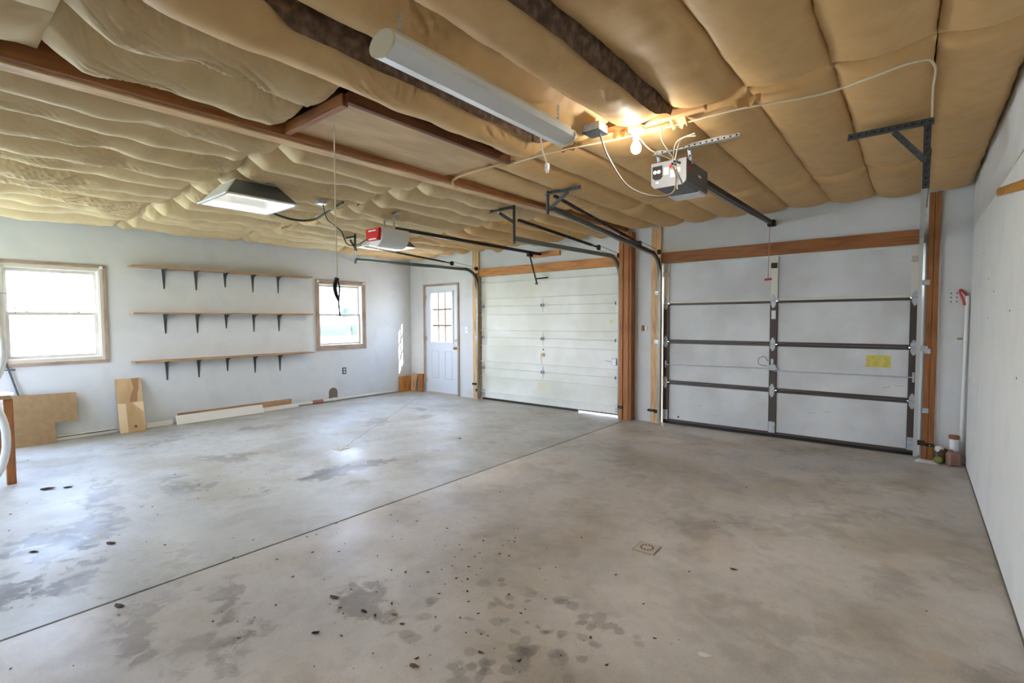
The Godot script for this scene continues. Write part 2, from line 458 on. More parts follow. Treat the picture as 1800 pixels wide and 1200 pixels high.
# ------------------------------------------------------------------ setting
func holed(st: SurfaceTool, plane: String, at: float, thick: float, u0: float, u1: float, v0: float, v1: float, holes: Array) -> void:
	# a wall slab with rectangular openings [u0, u1, v0, v1]; plane "x" or "z"
	var us := [u0, u1]
	for hole in holes: us += [hole[0], hole[1]]
	us.sort()
	for i in us.size() - 1:
		var a: float = us[i]
		var b: float = us[i + 1]
		if b - a < 1e-4: continue
		var solid := [[v0, v1]]
		for hole in holes:
			if hole[0] <= a + 1e-4 and hole[1] >= b - 1e-4:
				var rest := []
				for s in solid:
					if hole[2] > s[0]: rest.append([s[0], minf(s[1], hole[2])])
					if hole[3] < s[1]: rest.append([maxf(s[0], hole[3]), s[1]])
				solid = rest
		for s in solid:
			if s[1] - s[0] < 1e-4: continue
			if plane == "x": box(st, Vector3(at, (s[0] + s[1]) / 2, (a + b) / 2), Vector3(thick, s[1] - s[0], b - a))
			else: box(st, Vector3((a + b) / 2, (s[0] + s[1]) / 2, at), Vector3(b - a, s[1] - s[0], thick))

func structure(called: String, label: String, category := "") -> Node3D:
	return thing(called, label, category, Vector3.ZERO, "", "structure")

func build_shell() -> void:
	# floor: two slabs with an open joint between them
	var fl := structure("floor", "stained grey concrete garage floor with a dark joint", "floor")
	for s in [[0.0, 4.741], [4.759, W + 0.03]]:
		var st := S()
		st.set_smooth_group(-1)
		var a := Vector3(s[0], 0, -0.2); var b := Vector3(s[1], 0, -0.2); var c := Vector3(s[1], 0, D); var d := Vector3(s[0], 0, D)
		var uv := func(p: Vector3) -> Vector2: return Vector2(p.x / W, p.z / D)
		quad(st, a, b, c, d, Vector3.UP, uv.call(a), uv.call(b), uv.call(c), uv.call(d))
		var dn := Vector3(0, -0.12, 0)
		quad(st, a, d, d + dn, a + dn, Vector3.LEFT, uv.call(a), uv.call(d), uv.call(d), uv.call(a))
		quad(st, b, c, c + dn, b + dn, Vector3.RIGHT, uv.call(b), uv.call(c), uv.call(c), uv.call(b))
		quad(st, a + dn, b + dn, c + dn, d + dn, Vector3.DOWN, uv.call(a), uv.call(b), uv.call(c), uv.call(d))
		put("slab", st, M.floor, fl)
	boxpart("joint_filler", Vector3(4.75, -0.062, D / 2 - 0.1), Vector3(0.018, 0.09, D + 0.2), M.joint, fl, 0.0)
	# walls
	var st := S()
	holed(st, "x", -T / 2, T, -T, D + T, -0.12, 2.95, [[1.11, 1.965, 0.955, 2.04], [4.86, 5.715, 0.955, 2.04], [6.1, 7.75, 0.02, 2.1]])
	tag(put("wall_left", st, M.wall), "white painted wall with sash windows and three shelves", "wall", "", "structure")
	st = S()
	holed(st, "z", -T / 2, T, 0, W + 0.1, -0.12, 2.95, [[0.44, 1.33, -0.02, 2.06], [1.87, 4.64, -0.12, 2.16], [5.17, 7.9, -0.12, 2.14]])
	tag(put("wall_front", st, M.wall), "white painted wall holding both overhead doors and the entry door", "wall", "", "structure")
	var stops := structure("trim_8", "added stop boards outside that block stray light around both overhead doors", "trim")  # unseen boards added to shut out daylight at the door edges
	for q in [[1.86, -0.0665], [4.605, -0.0665], [5.175, -0.0955], [7.9, -0.0955]]:
		boxpart("added_stop", Vector3(q[0], 1.1, (q[1] - 0.145) / 2), Vector3(0.13, 2.2, q[1] + 0.145), M.outside_wall, stops, 0.002)
	for q in [[3.25, 2.15, -0.0665], [6.54, 2.14, -0.0955]]:
		boxpart("added_stop", Vector3(q[0], q[1], (q[2] - 0.145) / 2), Vector3(2.56, 0.1, q[2] + 0.144), M.outside_wall, stops, 0.002)
	var wr := structure("wall_right", "bare white panelled wall nearest the camera", "wall")
	boxpart("backing", Vector3(W + 0.1, 1.4, D / 2), Vector3(0.14, 3.04, D + 2 * T), M.outside_wall, wr, 0.0)
	boxpart("panel", Vector3(W + 0.015, 1.118, (D + 0.05) / 2), Vector3(0.03, 2.236, D - 0.05), M.wall_right, wr, 0.004)
	boxpart("panel", Vector3(W + 0.015, 2.243 + 0.24, (2.52 + 0.05) / 2), Vector3(0.03, 0.48, 2.47), M.wall_right, wr, 0.004)
	boxpart("panel", Vector3(W + 0.013, 2.243 + 0.24, (2.526 + D) / 2), Vector3(0.03, 0.48, D - 2.526), M.wall_right, wr, 0.004)
	for q in [[1.679, 1.486], [1.576, 1.819], [1.44, 2.577], [1.403, 1.543], [1.9, 1.1], [1.1, 2.9]]:
		var hs := S()
		lathe(hs, [Vector2(0.0, 0.0), Vector2(0.006, 0.0), Vector2(0.007, -0.002)], Transform3D(Basis(Vector3.BACK, PI / 2), Vector3(W - 0.0015, q[0], q[1])), 8)
		put("nail_hole", hs, M.black, wr)
	st = S()
	holed(st, "z", D + T / 2, T, -T, W + T, -0.12, 2.95, [[0.7, 2.7, 0.75, 2.15]])
	tag(put("wall_back", st, M.wall), "white back wall with a wide window, behind the camera", "wall", "", "structure")
	var roof := boxpart("roof", Vector3(W / 2, 3.02, D / 2), Vector3(W + 0.6, 0.14, D + 0.6), M.outside_wall, self, 0.0)
	roof.name = numbered("roof_deck")
	tag(roof, "roof deck closing the garage above the insulation", "roof", "", "structure")
	# grey strip painting the thin shadow at the wall foot
	boxpart("shade_strip_right", Vector3(W - 0.003, 0.005, (D + 0.05) / 2), Vector3(0.006, 0.01, D - 0.06), M.mesh_grey, self, 0.0)
	tag(get_node("shade_strip_right"), "added thin grey strip for the shadow along the foot of the right wall", "shade_strip", "", "structure")

func window(called: String, label: String, z0: float, z1: float, inner: Material) -> void:
	# z0 < z1: outer casing along the left wall, y 0.9 to 2.1
	var w := structure(called, label, "window")
	var y0 := 0.896
	var y1 := 2.1
	var cw := 0.034
	var zm := (z0 + z1) / 2
	var L := z1 - z0
	boxpart("casing", Vector3(0.011, y1 - cw / 2, zm), Vector3(0.022, cw, L), M.casing, w, 0.003)
	boxpart("casing", Vector3(0.011, y0 + 0.017, zm), Vector3(0.022, 0.034, L), M.casing, w, 0.003)
	for z in [z0 + cw / 2, z1 - cw / 2]:
		boxpart("casing", Vector3(0.0105, (y0 + y1) / 2, z), Vector3(0.021, y1 - y0 - 2 * cw - 0.002, cw), M.casing, w, 0.003)
	# flat inner frame, then the jamb liner
	for z in [z0 + cw + 0.016, z1 - cw - 0.016]:
		boxpart("inner_frame", Vector3(0.006, (y0 + y1) / 2, z), Vector3(0.012, y1 - y0 - 2 * cw, 0.032), inner, w, 0.002)
	boxpart("inner_frame", Vector3(0.0058, y1 - cw - 0.016, zm), Vector3(0.0116, 0.032, L - 2 * cw - 0.066), inner, w, 0.002)
	boxpart("inner_frame", Vector3(0.0058, y0 + cw + 0.022, zm), Vector3(0.0116, 0.044, L - 2 * cw - 0.066), inner, w, 0.002)
	var zi0 := z0 + 0.062
	var zi1 := z1 - 0.062
	var yi0 := y0 + 0.06
	var yi1 := y1 - 0.062
	var d := T
	for z in [zi0 + 0.009, zi1 - 0.009]:
		boxpart("jamb", Vector3(-d / 2, (yi0 + yi1) / 2, z), Vector3(d, yi1 - yi0, 0.018), M.vinyl if z > zm else M.vinyl, w, 0.001)
	boxpart("jamb", Vector3(-d / 2, yi1 - 0.009, zm), Vector3(d, 0.018, zi1 - zi0 - 0.04), M.sash, w, 0.001)
	boxpart("sill", Vector3(-d / 2 + 0.004, yi0 + 0.011, zm), Vector3(d + 0.004, 0.022, zi1 - zi0 - 0.04), M.sash, w, 0.001)
	var a := zi0 + 0.02
	var b := zi1 - 0.02
	var mid := 1.5
	for s in [[mid - 0.018, yi1 - 0.02, -0.1, 0.028], [yi0 + 0.024, mid + 0.018, -0.062, 0.034]]:
		var sash := Node3D.new()
		sash.name = "sash"
		w.add_child(sash, true)
		var fw: float = s[3]
		var x: float = s[2]
		boxpart("rail", Vector3(x, s[0] + 0.018, zm), Vector3(0.03, 0.036, b - a), M.sash, sash, 0.002)
		boxpart("rail", Vector3(x, s[1] - 0.018, zm), Vector3(0.03, 0.036, b - a), M.sash, sash, 0.002)
		for z in [a + fw / 2, b - fw / 2]:
			boxpart("stile", Vector3(x, (s[0] + s[1]) / 2, z), Vector3(0.029, s[1] - s[0] - 0.072, fw), M.sash, sash, 0.002)
		boxpart("pane", Vector3(x - 0.004, (s[0] + s[1]) / 2, zm), Vector3(0.004, s[1] - s[0] - 0.068, b - a - fw * 2 + 0.004), M.glass, sash, 0.0)
	for z in [lerpf(a, b, 0.22), lerpf(a, b, 0.78)]:
		var st := S()
		lathe(st, [Vector2(0.0, 0.014), Vector2(0.013, 0.012), Vector2(0.016, 0.0)], Transform3D(Basis.IDENTITY, Vector3(-0.06, mid + 0.018, z)), 10)
		box(st, Vector3(-0.05, mid + 0.026, z + 0.012), Vector3(0.012, 0.007, 0.036), 0.002)
		put("sash_lock", st, M.sash, w)
	for z in [z0 + 0.05, z1 - 0.035]:
		boxpart("blind_bracket", Vector3(0.036, y1 - 0.032, z), Vector3(0.03, 0.036, 0.03), M.plastic_white, w, 0.003)

func back_window(called: String, label: String, x0: float, x1: float) -> void:
	var w := structure(called, label, "window")
	var xm := (x0 + x1) / 2
	for y in [0.775, 2.125]:
		boxpart("frame", Vector3(xm, y, D + T / 2), Vector3(x1 - x0, 0.05, T), M.vinyl, w, 0.002)
	for x in [x0 + 0.025, xm, x1 - 0.025]:
		boxpart("frame", Vector3(x, 1.45, D + T / 2), Vector3(0.05, 1.3, T), M.vinyl, w, 0.002)
	for x in [(x0 + xm) / 2, (x1 + xm) / 2]:
		boxpart("pane", Vector3(x, 1.45, D + T / 2), Vector3(xm - x0 - 0.07, 1.3, 0.004), M.glass, w, 0.0)

func added_glass_door(called: String, label: String, z0: float, z1: float) -> void:  # unseen door added so that daylight comes from the left
	var w := structure(called, label, "door")
	var zm := (z0 + z1) / 2
	boxpart("sill", Vector3(-T / 2, 0.04, zm), Vector3(T, 0.04, z1 - z0), M.drain, w, 0.002)
	boxpart("frame", Vector3(-T / 2, 2.08, zm), Vector3(T, 0.04, z1 - z0), M.vinyl, w, 0.002)
	for z in [z0 + 0.02, z1 - 0.02]:
		boxpart("frame", Vector3(-T / 2, 1.06, z), Vector3(T, 2.0, 0.04), M.vinyl, w, 0.002)
	for k in 2:
		var a: float = z0 + 0.04 if k == 0 else zm
		var b: float = zm if k == 0 else z1 - 0.04
		for z in [a + 0.035, b - 0.035]:
			boxpart("stile", Vector3(-0.07, 1.06, z), Vector3(0.04, 2.0, 0.07), M.vinyl, w, 0.003)
		for y in [0.11, 2.01]:
			boxpart("rail", Vector3(-0.07, y, (a + b) / 2), Vector3(0.039, 0.1, b - a - 0.14), M.vinyl, w, 0.003)
		boxpart("pane", Vector3(-0.07, 1.06, (a + b) / 2), Vector3(0.005, 1.8, b - a - 0.14), M.glass, w, 0.0)

func entry_door() -> void:
	var d := structure("door_1", "pale blue-white entry door with nine panes and tan casing", "door")
	boxpart("casing", Vector3(0.421, 1.042, 0.009), Vector3(0.044, 2.084, 0.018), M.casing, d, 0.003)
	boxpart("casing", Vector3(1.358, 1.042, 0.009), Vector3(0.044, 2.084, 0.018), M.casing, d, 0.003)
	boxpart("casing", Vector3(0.89, 2.064, 0.0085), Vector3(0.892, 0.04, 0.017), M.casing, d, 0.003)
	boxpart("threshold", Vector3(0.885, 0.008, -0.05), Vector3(0.88, 0.026, 0.12), M.drain, d, 0.003)
	# slab with a lite opening
	var st := S()
	holed(st, "z", -0.04, 0.04, 0.446, 1.324, 0.022, 2.05, [[0.6, 1.175, 0.985, 1.915]])
	put("slab", st, M.entry, d)
	for x in [[0.56, 0.605], [1.17, 1.215]]:
		boxpart("lite_frame", Vector3((x[0] + x[1]) / 2, 1.45, -0.014), Vector3(x[1] - x[0], 1.01, 0.022), M.entry, d, 0.005)
	for y in [0.968, 1.932]:
		boxpart("lite_frame", Vector3(0.8875, y, -0.0145), Vector3(0.566, 0.045, 0.021), M.entry, d, 0.005)
	for i in 2:
		boxpart("muntin", Vector3(0.605 + 0.565 * (i + 1) / 3.0, 1.45, -0.03), Vector3(0.04, 0.92, 0.018), M.casing, d, 0.003)
	for j in 2:
		for i in 3:
			boxpart("muntin", Vector3(0.605 + 0.565 * (i + 0.5) / 3.0, 0.99 + 0.92 * (j + 1) / 3.0, -0.03), Vector3(0.148, 0.04, 0.0175), M.casing, d, 0.003)
	for i in 3:
		for j in 3:
			boxpart("pane", Vector3(0.605 + 0.565 * (i + 0.5) / 3.0, 0.99 + 0.92 * (j + 0.5) / 3.0, -0.044), Vector3(0.188, 0.306, 0.004), M.glass, d, 0.0)
	# lower raised panels: moulding rings standing off the slab
	for x in [0.695, 1.065]:
		var p := S()
		for sx in [-1.0, 1.0]:
			box(p, Vector3(x + sx * 0.095, 0.55, -0.018), Vector3(0.016, 0.54, 0.01), 0.004)
		for sy in [-1.0, 1.0]:
			box(p, Vector3(x, 0.55 + sy * 0.262, -0.018), Vector3(0.174, 0.016, 0.0098), 0.004)
		put("panel_moulding", p, M.entry, d)
	var k := S()
	lathe(k, [Vector2(0.0, 0.004), Vector2(0.033, 0.004), Vector2(0.033, 0.0)], Transform3D(Basis(Vector3.RIGHT, PI / 2), Vector3(1.262, 0.88, -0.02)), 16)
	lathe(k, [Vector2(0.0, 0.062), Vector2(0.02, 0.06), Vector2(0.028, 0.048), Vector2(0.025, 0.034), Vector2(0.012, 0.026), Vector2(0.011, 0.004)], Transform3D(Basis(Vector3.RIGHT, PI / 2), Vector3(1.262, 0.88, -0.02)), 16, true)
	put("knob", k, M.brass, d)
	k = S()
	lathe(k, [Vector2(0.0, 0.012), Vector2(0.024, 0.012), Vector2(0.03, 0.0)], Transform3D(Basis(Vector3.RIGHT, PI / 2), Vector3(1.262, 1.02, -0.02)), 16)
	box(k, Vector3(1.262, 1.02, -0.002), Vector3(0.008, 0.032, 0.014), 0.002)
	put("deadbolt", k, M.galv, d)
	for y in [0.24, 1.05, 1.84]:
		boxpart("hinge", Vector3(0.447, y, -0.017), Vector3(0.016, 0.09, 0.008), M.casing, d, 0.002)

# ------------------------------------------------------------------ ceiling
func batt(x0: float, x1: float, z0: float, z1: float, sag: float, m: Material, parent: Node, opt := {}) -> MeshInstance3D:
	# the kraft facing of one batt, bulging down between the joists and tucked up at its edges
	var drop_r: float = opt.get("drop_r", 0.0)
	var drop_l: float = opt.get("drop_l", 0.0)
	var crease: float = opt.get("crease", 1.0)
	var step: float = opt.get("step", 0.035)
	var power: float = opt.get("power", 0.62)
	var L := z1 - z0
	var nx := clampi(int((x1 - x0) / step), 14, 40)
	var nz := maxi(8, int(L / step))
	var cols := nx + 3
	var rows := nz + 3
	var y_edge: float = H + opt.get("edge", 0.012)
	var rise := H + 0.13
	var hand := 1.0 if int(x0 * 10.0) % 2 == 0 else -1.0
	var pos := PackedVector3Array()
	pos.resize(cols * rows)
	for jj in rows:
		var t := clampf(float(jj - 1) / nz, 0, 1)
		var z := lerpf(z0, z1, t)
		var e := minf(t, 1.0 - t) * L
		var ends := lerpf(opt.get("ends", 0.0), 1.0, pow(clampf(e / opt.get("tuck", 0.16), 0, 1), 0.45))
		var wob0 := lump.get_noise_2d(z * 60.0, x0 * 91.0) * 0.012
		var wob1 := lump.get_noise_2d(z * 60.0, x1 * 91.0 + 7.0) * 0.012
		var swell := 1.0 + 0.25 * lump.get_noise_2d(z * 28.0, x0 * 77.0 + 3.0)
		var xa := x0 + 0.004 + maxf(wob0, -0.004)
		var xb := x1 - 0.004 + minf(wob1, 0.004)
		for ii in cols:
			var s := clampf(float(ii - 1) / nx, 0, 1)
			var x := lerpf(xa, xb, s)
			var bulge := pow(maxf(sin(PI * s), 0.0), power)
			var hang := lerpf(drop_l, drop_r, smoothstep(0.0, 1.0, s)) * smoothstep(0.0, 0.5, e)
			var y := y_edge - hang - sag * swell * bulge * ends
			# folds in the paper: long ones along the batt, puckers at the stapled edges, both in patches
			if crease > 0.0:
				var inner := clampf(minf(s, 1.0 - s) * 9.0, 0, 1) * clampf(e * 12.0, 0, 1)
				var patch := clampf(lump.get_noise_3d(x * 26.0, 40.0, z * 18.0) * 3.0 - 0.1, 0, 1)
				var u := x + hand * z * 0.32
				y += absf(fold.get_noise_2d(u * 620.0, z * 70.0)) * 0.028 * patch * inner * crease
				var side := clampf(absf(2.0 * s - 1.0) * 2.2 - 0.9, 0, 1) * clampf(lump.get_noise_2d(z * 30.0 + 50.0, x0 * 40.0 + signf(s - 0.5)) * 3.0, 0, 1)
				y += absf(fold.get_noise_2d((z + hand * x * 0.5) * 520.0, x * 60.0 + 9.0)) * 0.03 * side * inner * crease
			if ii == 0 or ii == cols - 1 or jj == 0 or jj == rows - 1: y = rise
			pos[jj * cols + ii] = Vector3(x, y, z)
	var nor := PackedVector3Array()
	nor.resize(cols * rows)
	var idx := PackedInt32Array()
	idx.resize((cols - 1) * (rows - 1) * 6)
	var q := 0
	for jj in rows:
		for ii in cols:
			var gx := pos[jj * cols + clampi(ii + 1, 1, cols - 2)] - pos[jj * cols + clampi(ii - 1, 1, cols - 2)]
			var gz := pos[clampi(jj + 1, 1, rows - 2) * cols + ii] - pos[clampi(jj - 1, 1, rows - 2) * cols + ii]
			var n := gx.cross(gz)
			nor[jj * cols + ii] = n.normalized() if n.length() > 1e-9 else Vector3.DOWN
			if ii < cols - 1 and jj < rows - 1:
				var a := jj * cols + ii
				idx[q] = a; idx[q + 1] = a + cols; idx[q + 2] = a + cols + 1
				idx[q + 3] = a; idx[q + 4] = a + cols + 1; idx[q + 5] = a + 1
				q += 6
	for k in nor.size():
		if nor[k].y > 0.0: nor[k] = -nor[k]
	var arrays := []
	arrays.resize(Mesh.ARRAY_MAX)
	arrays[Mesh.ARRAY_VERTEX] = pos
	arrays[Mesh.ARRAY_NORMAL] = nor
	arrays[Mesh.ARRAY_INDEX] = idx
	var am := ArrayMesh.new()
	am.add_surface_from_arrays(Mesh.PRIMITIVE_TRIANGLES, arrays)
	return put("insulation_batt", am, m, parent)

func fuzzy_side(parent: Node, x: float, z0: float, z1: float, y0: float, lean: float) -> void:
	# the brown glass wool seen where a sagging batt has pulled away from its joist
	var st := S()
	st.set_smooth_group(1)
	var n := int((z1 - z0) / 0.03)
	var grid := []
	for j in n + 1:
		var t := float(j) / n
		var z := lerpf(z0, z1, t)
		var e := smoothstep(0.0, 0.12, t) * smoothstep(0.0, 0.06, 1.0 - t)
		var low := lerpf(H - 0.01, y0 + 0.012 * lump.get_noise_1d(z * 40.0), e)
		var row := []
		for i in 6:
			var s := i / 5.0
			row.append(Vector3(x + lean * s * e + 0.012 * sin(PI * s) + fine.get_noise_2d(z * 90.0, s * 60.0) * 0.006, lerpf(low, H + 0.1, s), z))
		grid.append(row)
	for j in n:
		for i in 5:
			quad(st, grid[j][i], grid[j][i + 1], grid[j + 1][i + 1], grid[j + 1][i], Vector3(1, -0.2, 0))
	put("bare_glass_wool", st, M.fuzz, parent)

func build_ceiling() -> void:
	var c := structure("ceiling", "open joist ceiling filled with sagging kraft-faced insulation batts", "ceiling")
	var st := S()
	box(st, Vector3(W / 2, 2.9, D / 2), Vector3(W, 0.02, D))
	put("attic_boards", st, M.wood_shelf, c)
	var right := [W - 0.012, 7.885, 7.487, 7.09, 6.70, 6.31, 5.93, 5.54, 5.15, 4.74]
	var left := [4.585, 4.19, 3.80, 3.42, 3.02, 2.62, 2.22, 1.82, 1.42, 1.02, 0.62, 0.24, 0.01]
	# joists above the seams
	for x in right.slice(1, 9) + left.slice(1, 12):
		boxpart("joist", Vector3(x, 2.82, D / 2), Vector3(0.038, 0.14, D), M.wood_dark, c, 0.0)
	for i in right.size() - 1:
		var x1: float = right[i]
		var x0: float = right[i + 1]
		var s := 0.062 + 0.008 * sin(i * 2.1)
		batt(x0, x1, 0.012, (1.268 if i < 8 else 1.56) + 0.03 * sin(i * 1.7), s, M.kraft, c, {"crease": 0.2, "edge": 0.045, "power": 0.5, "ends": -0.4, "tuck": 0.09})
		if i < 8:
			batt(x0, x1, 1.302 + 0.03 * sin(i * 1.7), 3.418, s + 0.004, M.kraft, c, {"crease": 0.35, "edge": 0.045, "power": 0.5, "ends": -0.4, "tuck": 0.09})
		else:
			batt(x0, x1, 1.66, 3.428, 0.02, M.kraft, c, {"crease": 0.8})
		if i == 4:
			var b := batt(x0, x1 - 0.015, 3.462, 5.95, 0.09, M.kraft, c, {"edge": 0.04, "crease": 0.8, "drop_r": 0.075, "drop_l": 0.01, "step": 0.014})
			fuzzy_side(b, x1 - 0.014, 3.48, 5.6, H - 0.075, 0.03)
		elif i == 6:
			var b := batt(x0, x1 - 0.02, 3.462, 5.96, 0.12, M.kraft, c, {"edge": 0.05, "crease": 2.2, "drop_r": 0.07, "drop_l": 0.02, "step": 0.012})
			fuzzy_side(b, x1 - 0.018, 3.55, 5.5, H - 0.075, 0.03)
		elif i >= 7:
			batt(x0, x1, 4.86, 5.97 + 0.03 * i - 0.2, 0.175, M.kraft_lamplit, c, {"crease": 2.6, "step": 0.01, "edge": 0.09, "power": 0.72})
		else:
			batt(x0, x1, 3.462, 5.96, 0.07 if i < 4 else 0.13, M.kraft, c, {"edge": 0.04 if i < 4 else 0.07, "power": 0.5 if i < 4 else 0.7, "ends": -0.3, "tuck": 0.1, "crease": 0.3 if i < 4 else 2.0, "step": 0.018})
		batt(x0, x1, 5.975, D - 0.01, 0.06, M.kraft_lamplit, c, {"crease": 1.3})
	for i in left.size() - 1:
		var x1: float = left[i]
		var x0: float = left[i + 1]
		var s := 0.165 + 0.02 * sin(i * 2.6 + 1.0)
		var z_a := 1.72 + 0.06 * sin(i * 1.3)
		var z_b := 3.44 - 0.016 * i + 0.03 * sin(i * 2.2)
		var z_c := 4.68 + 0.05 * sin(i * 1.9)
		batt(x0, x1, 0.012, z_a, s, M.kraft, c, {"crease": 0.7, "step": 0.018, "edge": 0.1, "power": 0.72, "ends": 0.3, "tuck": 0.1})
		batt(x0, x1, z_a + 0.012, z_b, s, M.kraft_lamplit, c, {"crease": 0.7, "step": 0.018, "edge": 0.1, "power": 0.72, "ends": 0.3, "tuck": 0.1})
		batt(x0, x1, z_b + 0.03, z_c, s + 0.012, M.kraft_lamplit, c, {"crease": 1.6, "step": 0.014, "edge": 0.1, "power": 0.72, "ends": 0.3, "tuck": 0.1})
		batt(x0, x1, z_c + 0.015, D - 0.01, s + 0.015, M.kraft_lamplit, c, {"crease": 1.6, "step": 0.014, "edge": 0.1, "power": 0.72, "ends": 0.3, "tuck": 0.1})
	# blocking board where the batts meet, and loose torn paper along it
	boxpart("blocking", Vector3(6.5, H + 0.006, 3.44), Vector3(0.75, 0.04, 0.05), M.wood_pale, c, 0.003)
	for q in [[5.98, 3.44, 0.16, 0.3], [6.70, 3.42, 0.1, -0.4], [6.36, 3.46, 0.12, 0.2], [7.1, 3.45, 0.14, 0.1], [1.7, 3.3, 0.2, 0.5], [2.2, 3.28, 0.22, -0.3], [3.5, 3.42, 0.16, 0.4], [3.9, 1.72, 0.16, 0.2]]:
		var f := S()
		f.set_smooth_group(1)
		for k in 6:
			var u0 := k / 6.0
			var u1 := (k + 1) / 6.0
			var g := func(u: float, v: float) -> Vector3:
				return Vector3(q[0] + (u - 0.5) * q[2], H - 0.01 - v * 0.06 * (0.4 + 0.6 * absf(sin(u * 7.0 + q[1]))), q[1] + v * q[3] * 0.1 + 0.01 * sin(u * 9.0))
			quad(f, g.call(u0, 0.0), g.call(u1, 0.0), g.call(u1, 1.0), g.call(u0, 1.0), Vector3(0, -0.3, 1))
		put("torn_facing", f, M.kraft, c)
	# the attic hatch between beam and joist
	var h := thing("attic_hatch", "plywood attic hatch framed in brown boards beside the beam", "hatch", Vector3.ZERO)
	boxpart("panel", Vector3(5.05, H - 0.003, 4.135), Vector3(0.66, 0.012, 1.3), M.plywood, h, 0.002)
	boxpart("frame_board", Vector3(5.415, H - 0.006, 4.14), Vector3(0.038, 0.06, 1.38), M.wood_dark, h, 0.003)
	boxpart("frame_board", Vector3(5.05, H - 0.01, 4.826), Vector3(0.68, 0.07, 0.038), M.wood_brown, h, 0.003)
	for q in [[4.95, 4.64], [5.2, 4.68], [5.3, 4.2], [5.02, 4.25], [5.25, 3.6], [4.85, 3.7]]:
		var sc := S()
		lathe(sc, [Vector2(0.0, -0.004), Vector2(0.006, -0.003), Vector2(0.007, 0.0)], Transform3D(Basis.IDENTITY, Vector3(q[0], H - 0.009, q[1])), 8)
		put("screw", sc, M.galv, h)
	var cord := thing("pull_cord", "white pull cord with a black grip hanging from the attic hatch", "cord", Vector3(5.033, 0, 4.68))
	st = S()
	tube(st, [Vector3(0, H - 0.008, 0), Vector3(0.003, 2.1, 0.004), Vector3(0, 1.66, 0)], 0.0035, 6)
	put("string", st, M.cable_white, cord)
	st = S()
	tube(st, smooth_path([Vector3(0, 1.67, 0), Vector3(-0.012, 1.62, 0.01), Vector3(-0.008, 1.57, 0.005), Vector3(0.012, 1.53, 0)], 6), 0.016, 8, 0.009)
	tube(st, smooth_path([Vector3(0.01, 1.65, 0), Vector3(0.025, 1.6, 0), Vector3(0.012, 1.52, 0), Vector3(0.02, 1.46, 0.0), Vector3(0.024, 1.43, 0)], 6), 0.005, 6)
	put("grip", st, M.black, cord)
	# beam and the post that carries it
	var b := structure("trim_1", "long brown ceiling beam running back from the post between the doors", "beam")
	for q in [[4.625, 0.1, 0.0, M.wood_pale, 0.13], [4.697, 0.042, 0.012, M.wood_brown, 0.13]]:
		st = S()
		bar(st, Vector3(q[0] + 0.05, 2.655 + q[2], 0.1), Vector3(q[0], 2.60 + q[2], D), q[1], q[4], Vector3.UP, 0.003)
		put("plank", st, q[3], b)
	var p := structure("trim_2", "brown built-up wooden post between the two overhead doors", "post")
	boxpart("stud", Vector3(4.675, 1.295, 0.07), Vector3(0.06, 2.59, 0.14), M.wood_post, p, 0.003)
	boxpart("stud", Vector3(4.746, 1.295, 0.064), Vector3(0.078, 2.59, 0.128), M.wood_post, p, 0.004)
	boxpart("stud", Vector3(4.806, 1.295, 0.06), Vector3(0.038, 2.59, 0.12), M.wood_brown, p, 0.003)
	for q in [["trim_3", "pale double wooden jamb left of the brown-framed overhead door", 5.072, 5.205, M.wood_pale], ["trim_4", "brown wooden jamb right of the brown-framed overhead door", 7.915, 8.005, M.wood_brown], ["trim_5", "pale wooden jamb between entry door and white overhead door", 1.752, 1.9, M.wood_pale]]:
		var j := structure(q[0], q[1], "jamb")
		var mid: float = (q[2] + q[3]) / 2
		boxpart("stud", Vector3((q[2] + mid) / 2, H / 2, 0.02), Vector3(mid - q[2] - 0.002, H, 0.04), q[4], j, 0.003)
		boxpart("stud", Vector3((q[3] + mid) / 2, H / 2, 0.021), Vector3(q[3] - mid - 0.002, H, 0.042), q[4], j, 0.003)
	var hd := boxpart("header", Vector3(3.27, 2.218, 0.02), Vector3(2.72, 0.135, 0.04), M.wood_orange, self, 0.003)
	hd.name = numbered("trim_6")
	tag(hd, "orange wooden header board above the white overhead door", "header", "", "structure")
	hd = boxpart("header", Vector3(6.55, 2.206, 0.02), Vector3(2.66, 0.14, 0.04), M.wood_brown, self, 0.003)
	hd.name = numbered("trim_7")
	tag(hd, "dark brown wooden header board above the brown-framed overhead door", "header", "", "structure")
	hd = boxpart("block", Vector3(3.325, 2.425, 0.02), Vector3(0.54, 0.078, 0.04), M.wood_orange, self, 0.003)
	hd.name = numbered("mounting_block")
	tag(hd, "short orange wooden block on the wall where the left opener rail ends", "block")

# ------------------------------------------------------------------ garage doors
func hinge_leaf(parent: Node, at: Vector3, s := 1.0, m: Material = null) -> void:
	# two pointed leaves above and below a knuckle
	var st := S()
	for v in [1.0, -1.0]:
		prism(st, [Vector2(-0.026 * s, 0.008 * v), Vector2(0.026 * s, 0.008 * v), Vector2(0.026 * s, 0.04 * v * s), Vector2(0.008 * s, 0.078 * v * s), Vector2(-0.008 * s, 0.078 * v * s), Vector2(-0.026 * s, 0.04 * v * s)], 0.004)
	tube(st, [Vector3(-0.03 * s, 0, 0.004), Vector3(0.03 * s, 0, 0.004)], 0.008, 8)
	put("hinge", st, m if m else M.galv, parent, at)

